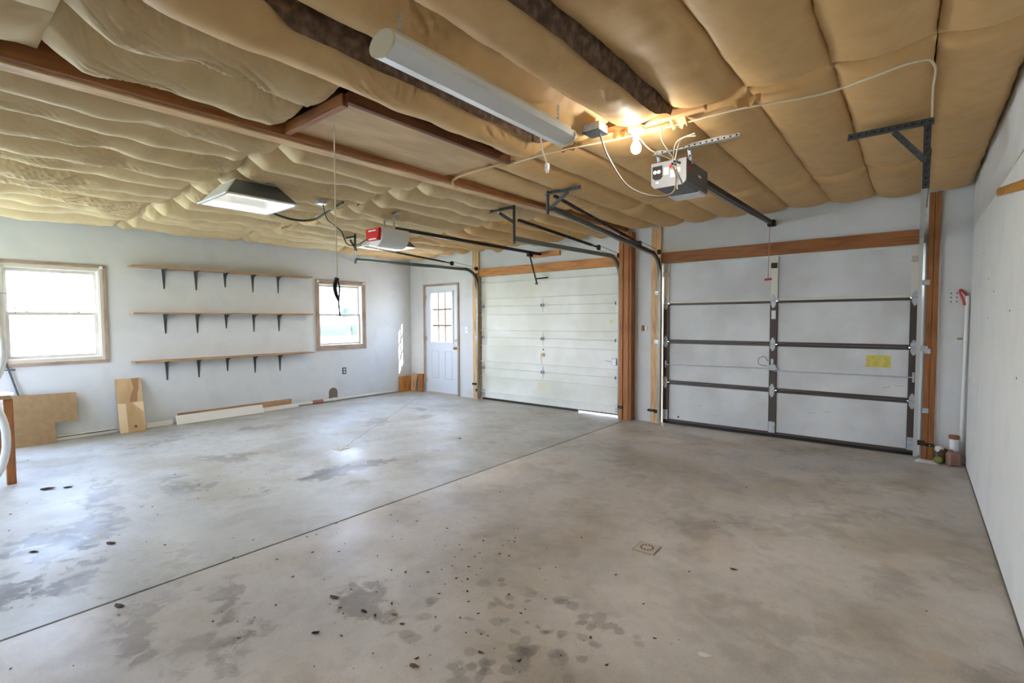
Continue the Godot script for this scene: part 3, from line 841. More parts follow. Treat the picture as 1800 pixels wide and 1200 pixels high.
func left_door() -> void:
	var d := thing("garage_door", "white ribbed steel overhead door beside the entry door", "garage door", Vector3(0, 0, -0.045))
	var x0 := 1.905
	var x1 := 4.6
	var xm := (x0 + x1) / 2
	var joints := [0.035, 0.562, 1.099, 1.632, 2.155]
	var ribs := [[0.147, 0.42], [0.675, 0.957], [1.218, 1.485], [1.76, 2.04]]
	for i in 4:
		var sec := boxpart("section", Vector3(xm, (joints[i] + joints[i + 1]) / 2, 0), Vector3(x1 - x0, joints[i + 1] - joints[i] - 0.003, 0.03), M.door_white, d, 0.003)
		for y in ribs[i]:
			var st := S()
			prism(st, [Vector2(-0.008, 0.014), Vector2(0.01, 0.014), Vector2(0.006, 0.036), Vector2(-0.008, 0.038)], x1 - x0 + 0.012, Transform3D(Basis(Vector3(0, 1, 0), Vector3(0, 0, 1), Vector3(1, 0, 0)), Vector3(-(x1 - x0) / 2 - 0.03, y - sec.position.y, 0)))
			put("rib", st, M.door_white, sec)
			boxpart("rib_end", Vector3((x1 - x0) / 2 - 0.022, y - sec.position.y, 0.023), Vector3(0.014, 0.016, 0.012), M.black, sec, 0.001)
	boxpart("added_backing", Vector3(xm, 1.1, -0.018), Vector3(x1 - x0, 2.12, 0.004), M.door_white, d, 0.0)  # added sheet that keeps daylight out of the section joints
	boxpart("bottom_seal", Vector3(2.9, 0.016, 0.0), Vector3(1.98, 0.036, 0.034), M.dark_metal, d, 0.004)
	boxpart("bottom_seal", Vector3(4.25, 0.0265, 0.0), Vector3(0.7, 0.018, 0.034), M.dark_metal, d, 0.004)
	for y in [0.562, 1.099, 1.632]:
		for x in [x0 + 0.05, 3.235, x1 - 0.06]:
			var hg := Node3D.new()
			hg.name = "roller_hinge"
			d.add_child(hg, true)
			hg.position = Vector3(x, y, 0.016)
			var st := S()
			for s in [-1.0, 1.0]:
				prism(st, [Vector2(0, -0.03), Vector2(0, 0.03), Vector2(0.036, 0.012), Vector2(0.036, -0.012)], 0.003, Transform3D(Basis(Vector3(0, 0, 1), Vector3(0, 1, 0), Vector3(-1, 0, 0)), Vector3(s * 0.022, 0, 0)))
			box(st, Vector3(0, 0, 0.002), Vector3(0.05, 0.05, 0.003), 0.0)
			put("bracket", st, M.galv, hg)
			st = S()
			for s in [-1.0, 1.0]:
				box(st, Vector3(0.0, s * 0.055, 0.003), Vector3(0.012, 0.06, 0.004), 0.001)
				lathe(st, [Vector2(0, 0.004), Vector2(0.006, 0.004), Vector2(0.007, 0)], Transform3D(Basis(Vector3.RIGHT, PI / 2), Vector3(0, s * 0.1, 0.002)), 8)
			put("strap", st, M.galv, hg)
	var lk := S()
	box(lk, Vector3(3.24, 0.84, 0.024), Vector3(0.05, 0.05, 0.02), 0.004)
	tube(lk, [Vector3(3.2, 0.84, 0.035), Vector3(3.28, 0.845, 0.035)], 0.007, 8)
	tube(lk, smooth_path([Vector3(3.21, 0.83, 0.03), Vector3(3.2, 0.76, 0.03), Vector3(3.205, 0.7, 0.02)], 5), 0.003, 6)
	put("lock_handle", lk, M.brass, d)
	boxpart("lock_guard", Vector3(3.24, 0.925, 0.018), Vector3(0.018, 0.022, 0.012), M.black, d, 0.002)
	lk = S()
	box(lk, Vector3(4.5, 0.79, 0.028), Vector3(0.07, 0.1, 0.03), 0.004)
	tube(lk, [Vector3(4.36, 0.8, 0.03), Vector3(4.47, 0.79, 0.03)], 0.006, 8)
	put("side_latch", lk, M.galv, d)
	for x in [x0 + 0.04, x1 - 0.05]:
		boxpart("bottom_bracket", Vector3(x, 0.12, 0.02), Vector3(0.07, 0.12, 0.012), M.galv, d, 0.002)
		boxpart("top_bracket", Vector3(x, 2.05, 0.022), Vector3(0.06, 0.04, 0.03), M.galv, d, 0.002)
	boxpart("faded_label", Vector3(3.23, 0.33, 0.0155), Vector3(0.2, 0.13, 0.001), mat(c8(232, 228, 204), 0.8), d, 0.0)
	boxpart("yellow_mark", Vector3(4.44, 1.37, 0.0155), Vector3(0.05, 0.05, 0.001), mat(c8(232, 226, 170), 0.8), d, 0.0)

func right_door() -> void:
	var d := thing("garage_door", "overhead door of white foam panels in a dark brown frame", "garage door", Vector3(0, 0, -0.075))
	var x0 := 5.21
	var x1 := 7.875
	var stile := [[5.21, 5.286], [6.507, 6.585], [7.793, 7.875]]
	var joints := [0.03, 0.555, 1.1, 1.605, 2.14]
	for i in 4:
		var y0: float = joints[i]
		var y1: float = joints[i + 1]
		var sec := Node3D.new()
		sec.name = "section"
		d.add_child(sec, true)
		var dark: Material = M.stile_white if i == 3 else M.stile
		for k in 2:
			boxpart("foam_panel", Vector3((stile[k][1] + stile[k + 1][0]) / 2, (y0 + y1) / 2, -0.004), Vector3(stile[k + 1][0] - stile[k][1], y1 - y0, 0.03), M.foam, sec, 0.002)
			var a: float = stile[k][1]
			var b: float = stile[k + 1][0]
			if i < 3:
				boxpart("rail", Vector3((a + b) / 2, y1 - 0.01, 0.012), Vector3(b - a, 0.026, 0.034), M.stile, sec, 0.003)
			else:
				boxpart("rail", Vector3((a + b) / 2, y1 - 0.012, 0.008), Vector3(b - a, 0.02, 0.026), M.stile_white, sec, 0.003)
			if i > 0:
				boxpart("rail", Vector3((a + b) / 2, y0 + 0.018, 0.01), Vector3(b - a, 0.024, 0.03), M.stile_white if i == 3 else M.stile, sec, 0.003)
		for s in stile:
			boxpart("stile", Vector3((s[0] + s[1]) / 2, (y0 + y1) / 2, 0.014), Vector3(s[1] - s[0], y1 - y0 - 0.004, 0.034), dark, sec, 0.003)
	for k in 2:
		boxpart("bottom_rail", Vector3((stile[k][1] + stile[k + 1][0]) / 2, 0.046, 0.012), Vector3(stile[k + 1][0] - stile[k][1], 0.03, 0.034), M.stile, d, 0.003)
	boxpart("bottom_seal", Vector3((x0 + x1) / 2, 0.015, 0.005), Vector3(x1 - x0, 0.03, 0.044), M.black, d, 0.006)
	for y in [0.555, 1.1, 1.605]:
		for s in stile:
			hinge_leaf(d, Vector3((s[0] + s[1]) / 2 - 0.004, y, 0.032))
	for s in stile:
		boxpart("bottom_bracket", Vector3((s[0] + s[1]) / 2, 0.12, 0.033), Vector3(s[1] - s[0] - 0.01, 0.13, 0.006), M.galv, d, 0.001)
	for x in [5.25, 7.83]:
		var st := S()
		box(st, Vector3(x, 2.0, 0.045), Vector3(0.07, 0.05, 0.03), 0.002)
		box(st, Vector3(x, 1.97, 0.06), Vector3(0.09, 0.006, 0.06), 0.001)
		put("top_roller_bracket", st, M.drain, d)
	boxpart("arm_bracket", Vector3(6.546, 2.02, 0.045), Vector3(0.06, 0.06, 0.03), M.dark_metal, d, 0.002)
	boxpart("paper_label", Vector3(6.546, 1.447, 0.0325), Vector3(0.045, 0.1, 0.002), M.label_white, d, 0.0)
	# lock bars, guides and handle
	for q in [[5.25, 6.54, 0.795, 0.815], [6.56, 7.84, 0.79, 0.80]]:
		var st := S()
		tube(st, [Vector3(q[0], q[2], 0.042), Vector3(q[1], q[3], 0.042)], 0.006, 8)
		put("lock_bar", st, M.galv, d)
	for x in [5.25, 7.835]:
		boxpart("bar_guide", Vector3(x, 0.8, 0.035), Vector3(0.022, 0.1, 0.008), M.galv, d, 0.003)
	var st := S()
	lathe(st, [Vector2(0, 0.012), Vector2(0.035, 0.01), Vector2(0.04, 0)], Transform3D(Basis(Vector3.RIGHT, PI / 2), Vector3(6.546, 0.83, 0.031)), 16)
	bar(st, Vector3(6.48, 0.80, 0.045), Vector3(6.6, 0.815, 0.045), 0.01, 0.02)
	box(st, Vector3(6.54, 0.9, 0.035), Vector3(0.03, 0.06, 0.012), 0.004)
	put("lock_handle", st, M.galv, d)
	st = S()
	tube(st, smooth_path([Vector3(6.49, 0.84, 0.045), Vector3(6.40, 0.86, 0.045), Vector3(6.40, 0.93, 0.045), Vector3(6.46, 0.95, 0.045), Vector3(6.5, 0.9, 0.045)], 6), 0.004, 6)
	put("wire_loop", st, M.cable_grey, d)
	boxpart("yellow_label", Vector3(7.545, 0.948, 0.0115), Vector3(0.21, 0.125, 0.001), M.yellow, d, 0.0)
	# torn scuffs in the foam
	for q in [[6.95, 0.33, 0.3], [7.1, 0.36, 0.5], [7.62, 0.68, 0.4], [7.72, 0.7, 0.2], [5.7, 0.28, 0.9], [5.9, 0.18, 0.2]]:
		var sc := S()
		bar(sc, Vector3(q[0] - 0.035, q[1] - 0.02 * q[2], 0.0113), Vector3(q[0] + 0.035, q[1] + 0.02 * q[2], 0.0113), 0.001, 0.008, Vector3.UP, 0.0)
		put("scuff", sc, M.scuff, d)
	st = S()
	lathe(st, [Vector2(0, 0.001), Vector2(0.012, 0.001), Vector2(0.013, 0)], Transform3D(Basis(Vector3.RIGHT, PI / 2), Vector3(5.42, 0.1, 0.011)), 8)
	put("hole", st, M.black, d)

func track(label: String, x: float, s: float, front_y: float, back: Vector3, m: Material, group: String) -> Node3D:
	# a door track: up the jamb, round the bend and back under the ceiling; s is +1 when the door lies to the right of it
	var o := thing("door_track", label, "track", Vector3(x, 0, 0), group)
	var pts := []
	var r := 0.3
	var zf := 0.042
	for k in 4: pts.append(Vector3(0, lerpf(0.02, front_y - r, k / 3.0), zf))
	for k in range(1, 10):
		var a := PI / 2 * k / 9.0
		pts.append(Vector3(0, front_y - r + sin(a) * r, zf + r - cos(a) * r))
	for k in range(1, 4): pts.append(Vector3(0, front_y, zf + r).lerp(Vector3(0, back.y, back.z), k / 3.0))
	var w := 0.024
	var t := 0.003
	# C channel open towards the door
	var prof := [Vector2(-s * 0.012, -w), Vector2(s * 0.02, -w), Vector2(s * 0.02, -w + t), Vector2(-s * 0.012 + s * t, -w + t), Vector2(-s * 0.012 + s * t, w - t), Vector2(s * 0.02, w - t), Vector2(s * 0.02, w), Vector2(-s * 0.012, w)]
	var st := S()
	var fr_pts := pts
	sweep(st, fr_pts, prof, Vector3(0, 0, 1))
	put("channel", st, m, o)
	for y in [0.16, 1.1, 1.75]:
		st = S()
		box(st, Vector3(-s * 0.04, y, 0.045), Vector3(0.06, 0.05, 0.004), 0.001)
		box(st, Vector3(-s * 0.014, y, 0.03), Vector3(0.004, 0.05, 0.04), 0.0005)
		lathe(st, [Vector2(0, 0.006), Vector2(0.007, 0.005), Vector2(0.008, 0)], Transform3D(Basis(Vector3.RIGHT, PI / 2), Vector3(-s * 0.05, y, 0.047)), 8)
		put("jamb_bracket", st, M.galv if y > 1.0 else M.dark_metal, o)
	# flag bracket beside the bend
	st = S()
	prism(st, [Vector2(0.0, 0.0), Vector2(0.05, 0.0), Vector2(0.1, 0.22), Vector2(0.1, 0.3), Vector2(0.0, 0.34)], 0.003, Transform3D(Basis(Vector3(0, 0, 1), Vector3(0, 1, 0), Vector3(-1, 0, 0)), Vector3(-s * 0.012, front_y - 0.36, 0.01)))
	put("flag_bracket", st, M.track, o)
	# extension spring above the track, with pulleys
	var a := Vector3(s * -0.005, front_y + 0.075, 0.66)
	var b := Vector3(s * -0.005, minf(back.y + 0.2, H - 0.06), back.z - 0.06)
	st = S()
	var coil := []
	var turns := 46
	for k in turns * 6 + 1:
		var f := k / float(turns * 6)
		var p := a.lerp(b, f * 0.9 + 0.1)
		coil.append(p + Vector3(cos(TAU * k / 6.0), sin(TAU * k / 6.0), 0) * 0.014)
	tube(st, coil, 0.006, 5)
	tube(st, [a.lerp(b, 0.1), b], 0.01, 6)
	put("spring", st, M.dark_metal, o)
	st = S()
	var px := Transform3D(Basis(Vector3.BACK, PI / 2), a)
	lathe(st, [Vector2(0.006, 0.012), Vector2(0.036, 0.012), Vector2(0.03, 0.003), Vector2(0.03, -0.003), Vector2(0.036, -0.012), Vector2(0.006, -0.012)], px, 18)
	bar(st, a, a.lerp(b, 0.11), 0.02, 0.02)
	put("pulley", st, M.dark_metal, o)
	st = S()
	tube(st, smooth_path([a + Vector3(0, 0.03, 0), Vector3(0, front_y + 0.06, 0.2), Vector3(0, front_y + 0.02, 0.05)], 5), 0.003, 6)
	tube(st, [a + Vector3(0, -0.033, 0), Vector3(s * 0.01, front_y + 0.02, 0.12)], 0.003, 6)
	var px2 := Transform3D(Basis(Vector3.BACK, PI / 2), Vector3(0, front_y + 0.03, 0.08))
	lathe(st, [Vector2(0.006, 0.012), Vector2(0.034, 0.012), Vector2(0.028, 0.0), Vector2(0.034, -0.012), Vector2(0.006, -0.012)], px2, 18)
	put("cable", st, M.dark_metal, o)
	# hanger of punched angle iron
	var dx: float = -s
	var top := H - 0.03
	var at := Vector3(0, 0, back.z)
	angle(o, "hanger_upright", at + Vector3(-s * 0.016, back.y - 0.05, 0), at + Vector3(-s * 0.016, top, 0), M.angle)
	return o

func angle(parent: Node, called: String, a: Vector3, b: Vector3, m: Material, w := 0.034, flip := Vector3(0, 0, 1)) -> void:
	# an L-section with a row of punched slots
	var z := (b - a).normalized()
	var y := (flip - z * flip.dot(z)).normalized()
	var x := y.cross(z)
	var st := S()
	var L := a.distance_to(b)
	box(st, (a + b) / 2 + x * w / 2, Vector3(w, 0.003, L), 0.0005, Basis(x, y, z))
	box(st, (a + b) / 2 + y * (w / 2 + 0.0016), Vector3(0.003, w, L), 0.0005, Basis(x, y, z))
	var o := put(called, st, m, parent)
	var n := int(L / 0.038)
	if n < 1: return
	st = S()
	for k in n:
		var p := a + z * (k + 0.5) * L / n
		lathe(st, [Vector2(0, 0.0022), Vector2(0.0065, 0.0022), Vector2(0.0065, -0.0022), Vector2(0, -0.0022)], Transform3D(Basis(x, y, z), p + x * w * 0.55), 8)
	put("punched_holes", st, M.black, o).set_meta("kind", "stuff")

func tracks() -> void:
	var g := "overhead door tracks"
	var t := track("grey track with spring left of the white overhead door, by the entry door", 1.885, 1.0, 2.262, Vector3(0, 2.235, 2.45), M.track, g)
	angle(t, "ceiling_angle", Vector3(-0.24, H - 0.09, 2.47), Vector3(0.02, H - 0.09, 2.47), M.dark_metal)
	bar2(t, Vector3(-0.16, H - 0.1, 2.45), Vector3(-0.01, 2.36, 2.45), M.dark_metal)
	t = track("grey track with spring right of the white overhead door, against the post", 4.615, -1.0, 2.262, Vector3(0, 2.235, 2.4), M.track, g)
	angle(t, "ceiling_angle", Vector3(-0.31, H - 0.085, 2.42), Vector3(0.0, H - 0.085, 2.42), M.dark_metal)
	bar2(t, Vector3(-0.2, H - 0.095, 2.4), Vector3(0.0, 2.4, 2.4), M.dark_metal)
	t = track("grey track with spring left of the brown-framed overhead door", 5.195, 1.0, 2.255, Vector3(0, 2.43, 2.58), M.track, g)
	angle(t, "ceiling_angle", Vector3(-0.05, H - 0.062, 2.58), Vector3(0.32, H - 0.062, 2.57), M.angle)
	bar2(t, Vector3(0.2, H - 0.066, 2.585), Vector3(0.0, 2.43, 2.585), M.angle)
	t = track("pale track right of the brown-framed overhead door, nearest the right wall", 7.868, -1.0, 2.262, Vector3(0, 2.235, 2.46), M.track_light, g)
	angle(t, "ceiling_angle", Vector3(-0.4, H - 0.062, 2.46), Vector3(0.03, H - 0.062, 2.47), M.angle, 0.042)
	bar2(t, Vector3(-0.16, H - 0.066, 2.475), Vector3(0.0, 2.34, 2.475), M.angle)

func bar2(parent: Node, a: Vector3, b: Vector3, m: Material) -> void:
	var st := S()
	bar(st, a, b, 0.034, 0.004, Vector3(0, 0, 1), 0.0005)
	for p in [a.lerp(b, 0.06), a.lerp(b, 0.94)]:
		lathe(st, [Vector2(0, 0.012), Vector2(0.009, 0.01), Vector2(0.01, 0)], Transform3D(Basis(Vector3.RIGHT, PI / 2), p), 8)
	put("brace", st, m, parent)

# ------------------------------------------------------------------ openers
func openers() -> void:
	# right: grey box with a dark rail to the wall
	var o := thing("door_opener", "grey box door opener with socket and wires by the bare bulb", "door opener", Vector3(6.48, 0, 0))
	var st := S()
	prism(st, [Vector2(-0.122, 2.35), Vector2(-0.1, 2.33), Vector2(0.1, 2.33), Vector2(0.122, 2.35), Vector2(0.122, 2.5), Vector2(-0.122, 2.5)], 0.44, Transform3D(Basis.IDENTITY, Vector3(0, 0, 2.545)))
	put("housing", st, M.opener_grey, o)
	st = S()
	prism(st, [Vector2(-0.125, 2.352), Vector2(-0.1, 2.326), Vector2(0.1, 2.326), Vector2(0.125, 2.352), Vector2(0.125, 2.503), Vector2(-0.125, 2.503)], 0.012, Transform3D(Basis.IDENTITY, Vector3(0, 0, 2.985)))
	var face := put("back_plate", st, M.opener_face, o)
	st = S()
	prism(st, [Vector2(-0.113, 2.40), Vector2(-0.095, 2.385), Vector2(-0.06, 2.385), Vector2(-0.043, 2.40), Vector2(-0.043, 2.478), Vector2(-0.113, 2.478)], 0.006, Transform3D(Basis.IDENTITY, Vector3(0, 0, 2.997)))
	put("socket_recess", st, M.black, face)
	st = S()
	for x in [-0.094, -0.066]:
		lathe(st, [Vector2(0, 0.006), Vector2(0.0125, 0.005), Vector2(0.014, 0)], Transform3D(Basis(Vector3.RIGHT, PI / 2), Vector3(x, 2.437, 3.003)), 12)
	put("socket", st, M.plastic_white, face)
	for q in [[-0.015, 2.435, 0.035, 0.05, M.label_white], [0.04, 2.41, 0.05, 0.05, M.label_white], [0.07, 2.43, 0.03, 0.03, M.label_white], [-0.08, 2.365, 0.022, 0.012, M.label_white], [0.018, 2.462, 0.022, 0.022, M.red]]:
		boxpart("sticker", Vector3(q[0], q[1], 2.998), Vector3(q[2], q[3], 0.002), q[4], face, 0.0)
	st = S()
	for q in [[0.03, 2.475], [0.05, 2.465], [0.065, 2.48], [0.045, 2.488], [0.08, 2.472]]:
		box(st, Vector3(q[0], q[1], 3.004), Vector3(0.012, 0.014, 0.016), 0.002)
	put("terminals", st, M.black, face)
	boxpart("red_badge", Vector3(0.123, 2.455, 2.90), Vector3(0.002, 0.016, 0.09), M.red, o, 0.0)
	boxpart("badge", Vector3(0.123, 2.43, 2.72), Vector3(0.002, 0.014, 0.06), M.label_white, o, 0.0)
	boxpart("light_cover", Vector3(0.0, 2.332, 2.62), Vector3(0.235, 0.02, 0.15), M.opener_white, o, 0.006)
	st = S()
	bar(st, Vector3(0.04, 2.475, 2.56), Vector3(0.04, 2.505, 0.05), 0.05, 0.042, Vector3.UP, 0.004)
	put("rail", st, M.dark_metal, o)
	st = S()
	bar(st, Vector3(0.0, 2.445, 2.5), Vector3(0.04, 2.475, 0.2), 0.006, 0.01, Vector3.UP, 0.001)
	put("drive_belt", st, M.galv, o)
	st = S()
	box(st, Vector3(0.045, 2.5, 0.04), Vector3(0.08, 0.07, 0.08), 0.006)
	lathe(st, [Vector2(0.005, 0.02), Vector2(0.035, 0.02), Vector2(0.035, -0.02), Vector2(0.005, -0.02)], Transform3D(Basis(Vector3.BACK, PI / 2), Vector3(0.045, 2.49, 0.085)), 16)
	put("wall_bracket", st, M.dark_metal, o)
	for x in [-0.10, 0.125]:
		angle(o, "strap", Vector3(x, 2.49, 2.86), Vector3(x, H - 0.02, 2.9), M.galv, 0.03)
	angle(o, "ceiling_angle", Vector3(-0.13, H - 0.045, 2.93), Vector3(0.45, H - 0.045, 2.94), M.galv, 0.036)
	# release cord with a red grip, hung from the carriage at the wall end
	var r := thing("release_cord", "thin red release cord with a red grip before the brown-framed door", "cord", Vector3(6.52, 0, 0.1))
	st = S()
	tube(st, [Vector3(0, 2.455, 0), Vector3(-0.005, 2.2, 0.003), Vector3(-0.01, 1.86, 0)], 0.004, 6)
	put("string", st, mat(c8(206, 150, 140), 0.6), r)
	st = S()
	tube(st, [Vector3(-0.045, 1.85, 0), Vector3(0.03, 1.855, 0)], 0.011, 8)
	put("grip", st, M.red, r)

	# left: rounded white opener with a red lens
	o = thing("door_opener", "rounded white door opener with a red end lens on the left", "door opener", Vector3(3.24, 0, 0))
	st = S()
	var prof := []
	for k in 13:
		var a := PI * (0.08 + 0.84 * k / 12.0)
		prof.append(Vector2(cos(a) * 0.15, 2.36 - sin(a) * 0.15))
	prof += [Vector2(-0.13, 2.405), Vector2(0.13, 2.405)]
	prism(st, prof, 0.36, Transform3D(Basis.IDENTITY, Vector3(0, 0, 2.76)))
	put("housing", st, M.opener_white, o)
	st = S()
	prism(st, [Vector2(-0.12, 2.40), Vector2(0.12, 2.40), Vector2(0.1, 2.27), Vector2(-0.1, 2.27)], 0.035, Transform3D(Basis.IDENTITY, Vector3(0, 0, 3.12)))
	put("end_lens", st, M.red, o)
	for q in [[0.0, 2.375], [0.0, 2.285]]:
		boxpart("label", Vector3(q[0], q[1], 3.156), Vector3(0.13, 0.014, 0.002), M.label_white, o, 0.0)
	st = S()
	bar(st, Vector3(0, 2.44, 2.86), Vector3(0, 2.43, 0.05), 0.04, 0.04, Vector3.UP, 0.003)
	put("rail", st, M.dark_metal, o)
	for q in [-0.1, 0.07]:
		angle(o, "strap", Vector3(q, 2.4, 2.9), Vector3(q, H - 0.02, 2.9), M.galv, 0.028)
	angle(o, "ceiling_angle", Vector3(-0.18, H - 0.05, 2.92), Vector3(0.2, H - 0.05, 2.92), M.galv, 0.03)
	st = S()
	box(st, Vector3(0, 2.395, 0.32), Vector3(0.06, 0.06, 0.1), 0.006)
	put("carriage", st, M.dark_metal, o)
	st = S()
	bar(st, Vector3(0, 2.4, 0.33), Vector3(0.0, 1.95, 0.13), 0.024, 0.012, Vector3(0, 0, 1), 0.002)
	bar(st, Vector3(0.0, 2.04, 0.15), Vector3(0.13, 2.06, 0.02), 0.02, 0.02, Vector3.UP, 0.002)
	put("door_arm", st, M.black, o)
	st = S()
	tube(st, [Vector3(-0.1, 2.38, 0.3), Vector3(-0.1, 1.98, 0.02)], 0.002, 5)
	put("release_string", st, M.cable_white, o)
	st = S()
	tube(st, [Vector3(-0.125, 1.975, 0.02), Vector3(-0.075, 1.975, 0.02)], 0.009, 8)
	put("release_grip", st, M.red, o)

# ------------------------------------------------------------------ lamps
func area_lamp(at: Vector3, size: Vector2, e: float, c: Color) -> void:
	var l := AreaLight3D.new()
	l.name = numbered("lamp_glow")
	l.area_size = size
	l.area_normalize_energy = true
	l.light_energy = e
	l.light_color = c
	l.area_range = 20.0
	l.area_attenuation = 2.0
	l.shadow_enabled = true
	add_child(l)
	l.position = at
	l.rotation.x = -PI / 2

func troffer(label: String, at: Vector3, e: float) -> void:
	# an open box fixture: flared white hood, rim, lit tubes inside
	var o := thing("ceiling_light", label, "light", at, "lit box fixtures on the ceiling")
	var b := 0.29
	var t := 0.17
	var h := 0.15
	for k in 4:
		var q := Basis(Vector3.UP, PI / 2 * k)
		var st := S()
		st.set_smooth_group(-1)
		var p := [Vector3(-b, 0, b), Vector3(b, 0, b), Vector3(t, h, t), Vector3(-t, h, t)]
		var off := Vector3(0, 0, 0.004)
		quad(st, q * p[0], q * p[1], q * p[2], q * p[3], q * Vector3(0, -0.5, -1))
		quad(st, q * (p[0] + off), q * (p[1] + off), q * (p[2] + off), q * (p[3] + off), q * Vector3(0, 0.5, 1))
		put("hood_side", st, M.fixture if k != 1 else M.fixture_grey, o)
		st = S()
		bar(st, q * Vector3(-b - 0.012, -0.004, b), q * Vector3(b + 0.012, -0.004, b), 0.03, 0.012, Vector3.UP, 0.003)
		put("rim", st, M.fixture, o)
	boxpart("top_plate", Vector3(0, h, 0), Vector3(2 * t + 0.01, 0.008, 2 * t + 0.01), M.fixture, o, 0.0)
	for x in [-0.07, 0.07]:
		var st := S()
		tube(st, [Vector3(x, 0.09, -0.185), Vector3(x, 0.09, 0.185)], 0.026, 12)
		put("lit_tube", st, M.tube_lamp, o)
	area_lamp(at + Vector3(0, 0.045, 0), Vector2(0.3, 0.42), e, Color(1.0, 0.99, 0.97))

func shop_light() -> void:
	var o := thing("shop_light", "unlit white strip light hung on two chains from the ceiling", "light", Vector3(6.265, 0, 0))
	var z0 := 3.965
	var z1 := 5.235
	var y := 2.405
	# wraparound body: creased lens below, narrow channel above
	var prof := [Vector2(-0.07, y + 0.02), Vector2(-0.058, y + 0.004), Vector2(-0.004, y - 0.008), Vector2(0.066, y + 0.024), Vector2(0.068, y + 0.055), Vector2(0.04, y + 0.074), Vector2(-0.04, y + 0.074), Vector2(-0.066, y + 0.055)]
	var st := S()
	prism(st, prof, z1 - z0 - 0.024, Transform3D(Basis.IDENTITY, Vector3(0, 0, z0 + 0.012)))
	put("lens", st, M.fixture, o)
	st = S()
	box(st, Vector3(0, y + 0.078, (z0 + z1) / 2), Vector3(0.09, 0.016, z1 - z0 - 0.03), 0.004)
	put("channel", st, M.fixture_end, o)
	for z in [z0 + 0.004, z1 - 0.016]:
		st = S()
		var cap := []
		for k in 24:
			var a := TAU * k / 24.0
			cap.append(Vector2(cos(a) * 0.074, y + 0.034 + sin(a) * 0.049))
		prism(st, cap, 0.012, Transform3D(Basis.IDENTITY, Vector3(0, 0, z)))
		put("end_cap", st, M.fixture_end, o)
	boxpart("rating_label", Vector3(0.03, y + 0.0075, z1 - 0.09), Vector3(0.034, 0.001, 0.09), M.label_white, o, 0.0, Basis(Vector3.BACK, 0.5))
	for z in [5.14, 4.05]:
		var c := S()
		var top := H - 0.02
		var yy := y + 0.088
		var k := 0
		while yy < top:
			var ring := []
			for q in 9:
				var a := TAU * q / 8.0
				var v := Vector2(cos(a) * 0.008, sin(a) * 0.015)
				ring.append(Vector3(v.x if k % 2 == 0 else 0.0, yy + v.y, z + (v.x if k % 2 == 1 else 0.0)))
			tube(c, ring, 0.0022, 5)
			yy += 0.022
			k += 1
		put("chain", c, M.galv, o)
	st = S()
	tube(st, smooth_path([Vector3(-0.3, 2.56, 3.8), Vector3(-0.31, 2.5, 3.77), Vector3(-0.29, 2.43, 3.76), Vector3(-0.285, 2.4, 3.75)], 6), 0.005, 6)
	tube(st, smooth_path([Vector3(-0.04, y + 0.05, z0), Vector3(-0.15, 2.57, 3.9), Vector3(-0.3, 2.56, 3.8)], 6), 0.005, 6)
	put("cord", st, M.cable_white, o)
	st = S()
	box(st, Vector3(-0.285, 2.385, 3.75), Vector3(0.026, 0.045, 0.03), 0.006)
	for s in [-1.0, 1.0]:
		box(st, Vector3(-0.285 + s * 0.007, 2.355, 3.75), Vector3(0.0025, 0.02, 0.007), 0.0)
	put("plug", st, M.plastic_white, o)

func lamps() -> void:
	troffer("lit square box light on the ceiling near the left windows, above the shelves", Vector3(3.3, 2.425, 4.46), LAMP_E)
	troffer("lit square box light on the ceiling behind the rounded white opener", Vector3(2.07, 2.425, 2.1), LAMP_E)
	shop_light()
	var o := thing("bare_bulb", "bare glowing light bulb in a white socket by the grey opener", "bulb", Vector3(6.475, 0, 3.5))
	var st := S()
	lathe(st, [Vector2(0.0, 2.425), Vector2(0.016, 2.428), Vector2(0.028, 2.44), Vector2(0.032, 2.458), Vector2(0.029, 2.475), Vector2(0.018, 2.497), Vector2(0.014, 2.515)], Transform3D.IDENTITY, 20, true)
	put("bulb_glass", st, M.bulb, o)
	st = S()
	lathe(st, [Vector2(0.016, 2.512), Vector2(0.02, 2.515), Vector2(0.022, 2.55), Vector2(0.05, 2.565), Vector2(0.052, 2.585), Vector2(0.0, 2.585)], Transform3D.IDENTITY, 18)
	put("socket", st, M.plastic_white, o)
	var l := OmniLight3D.new()
	l.name = "bulb_light"
	l.light_energy = BULB_E
	l.light_color = Color(1.0, 0.97, 0.93)
	l.light_size = 0.03
	l.omni_range = 20.0
	l.omni_attenuation = 2.0
	l.shadow_enabled = true
	add_child(l)
	l.position = Vector3(6.475, 2.46, 3.5)

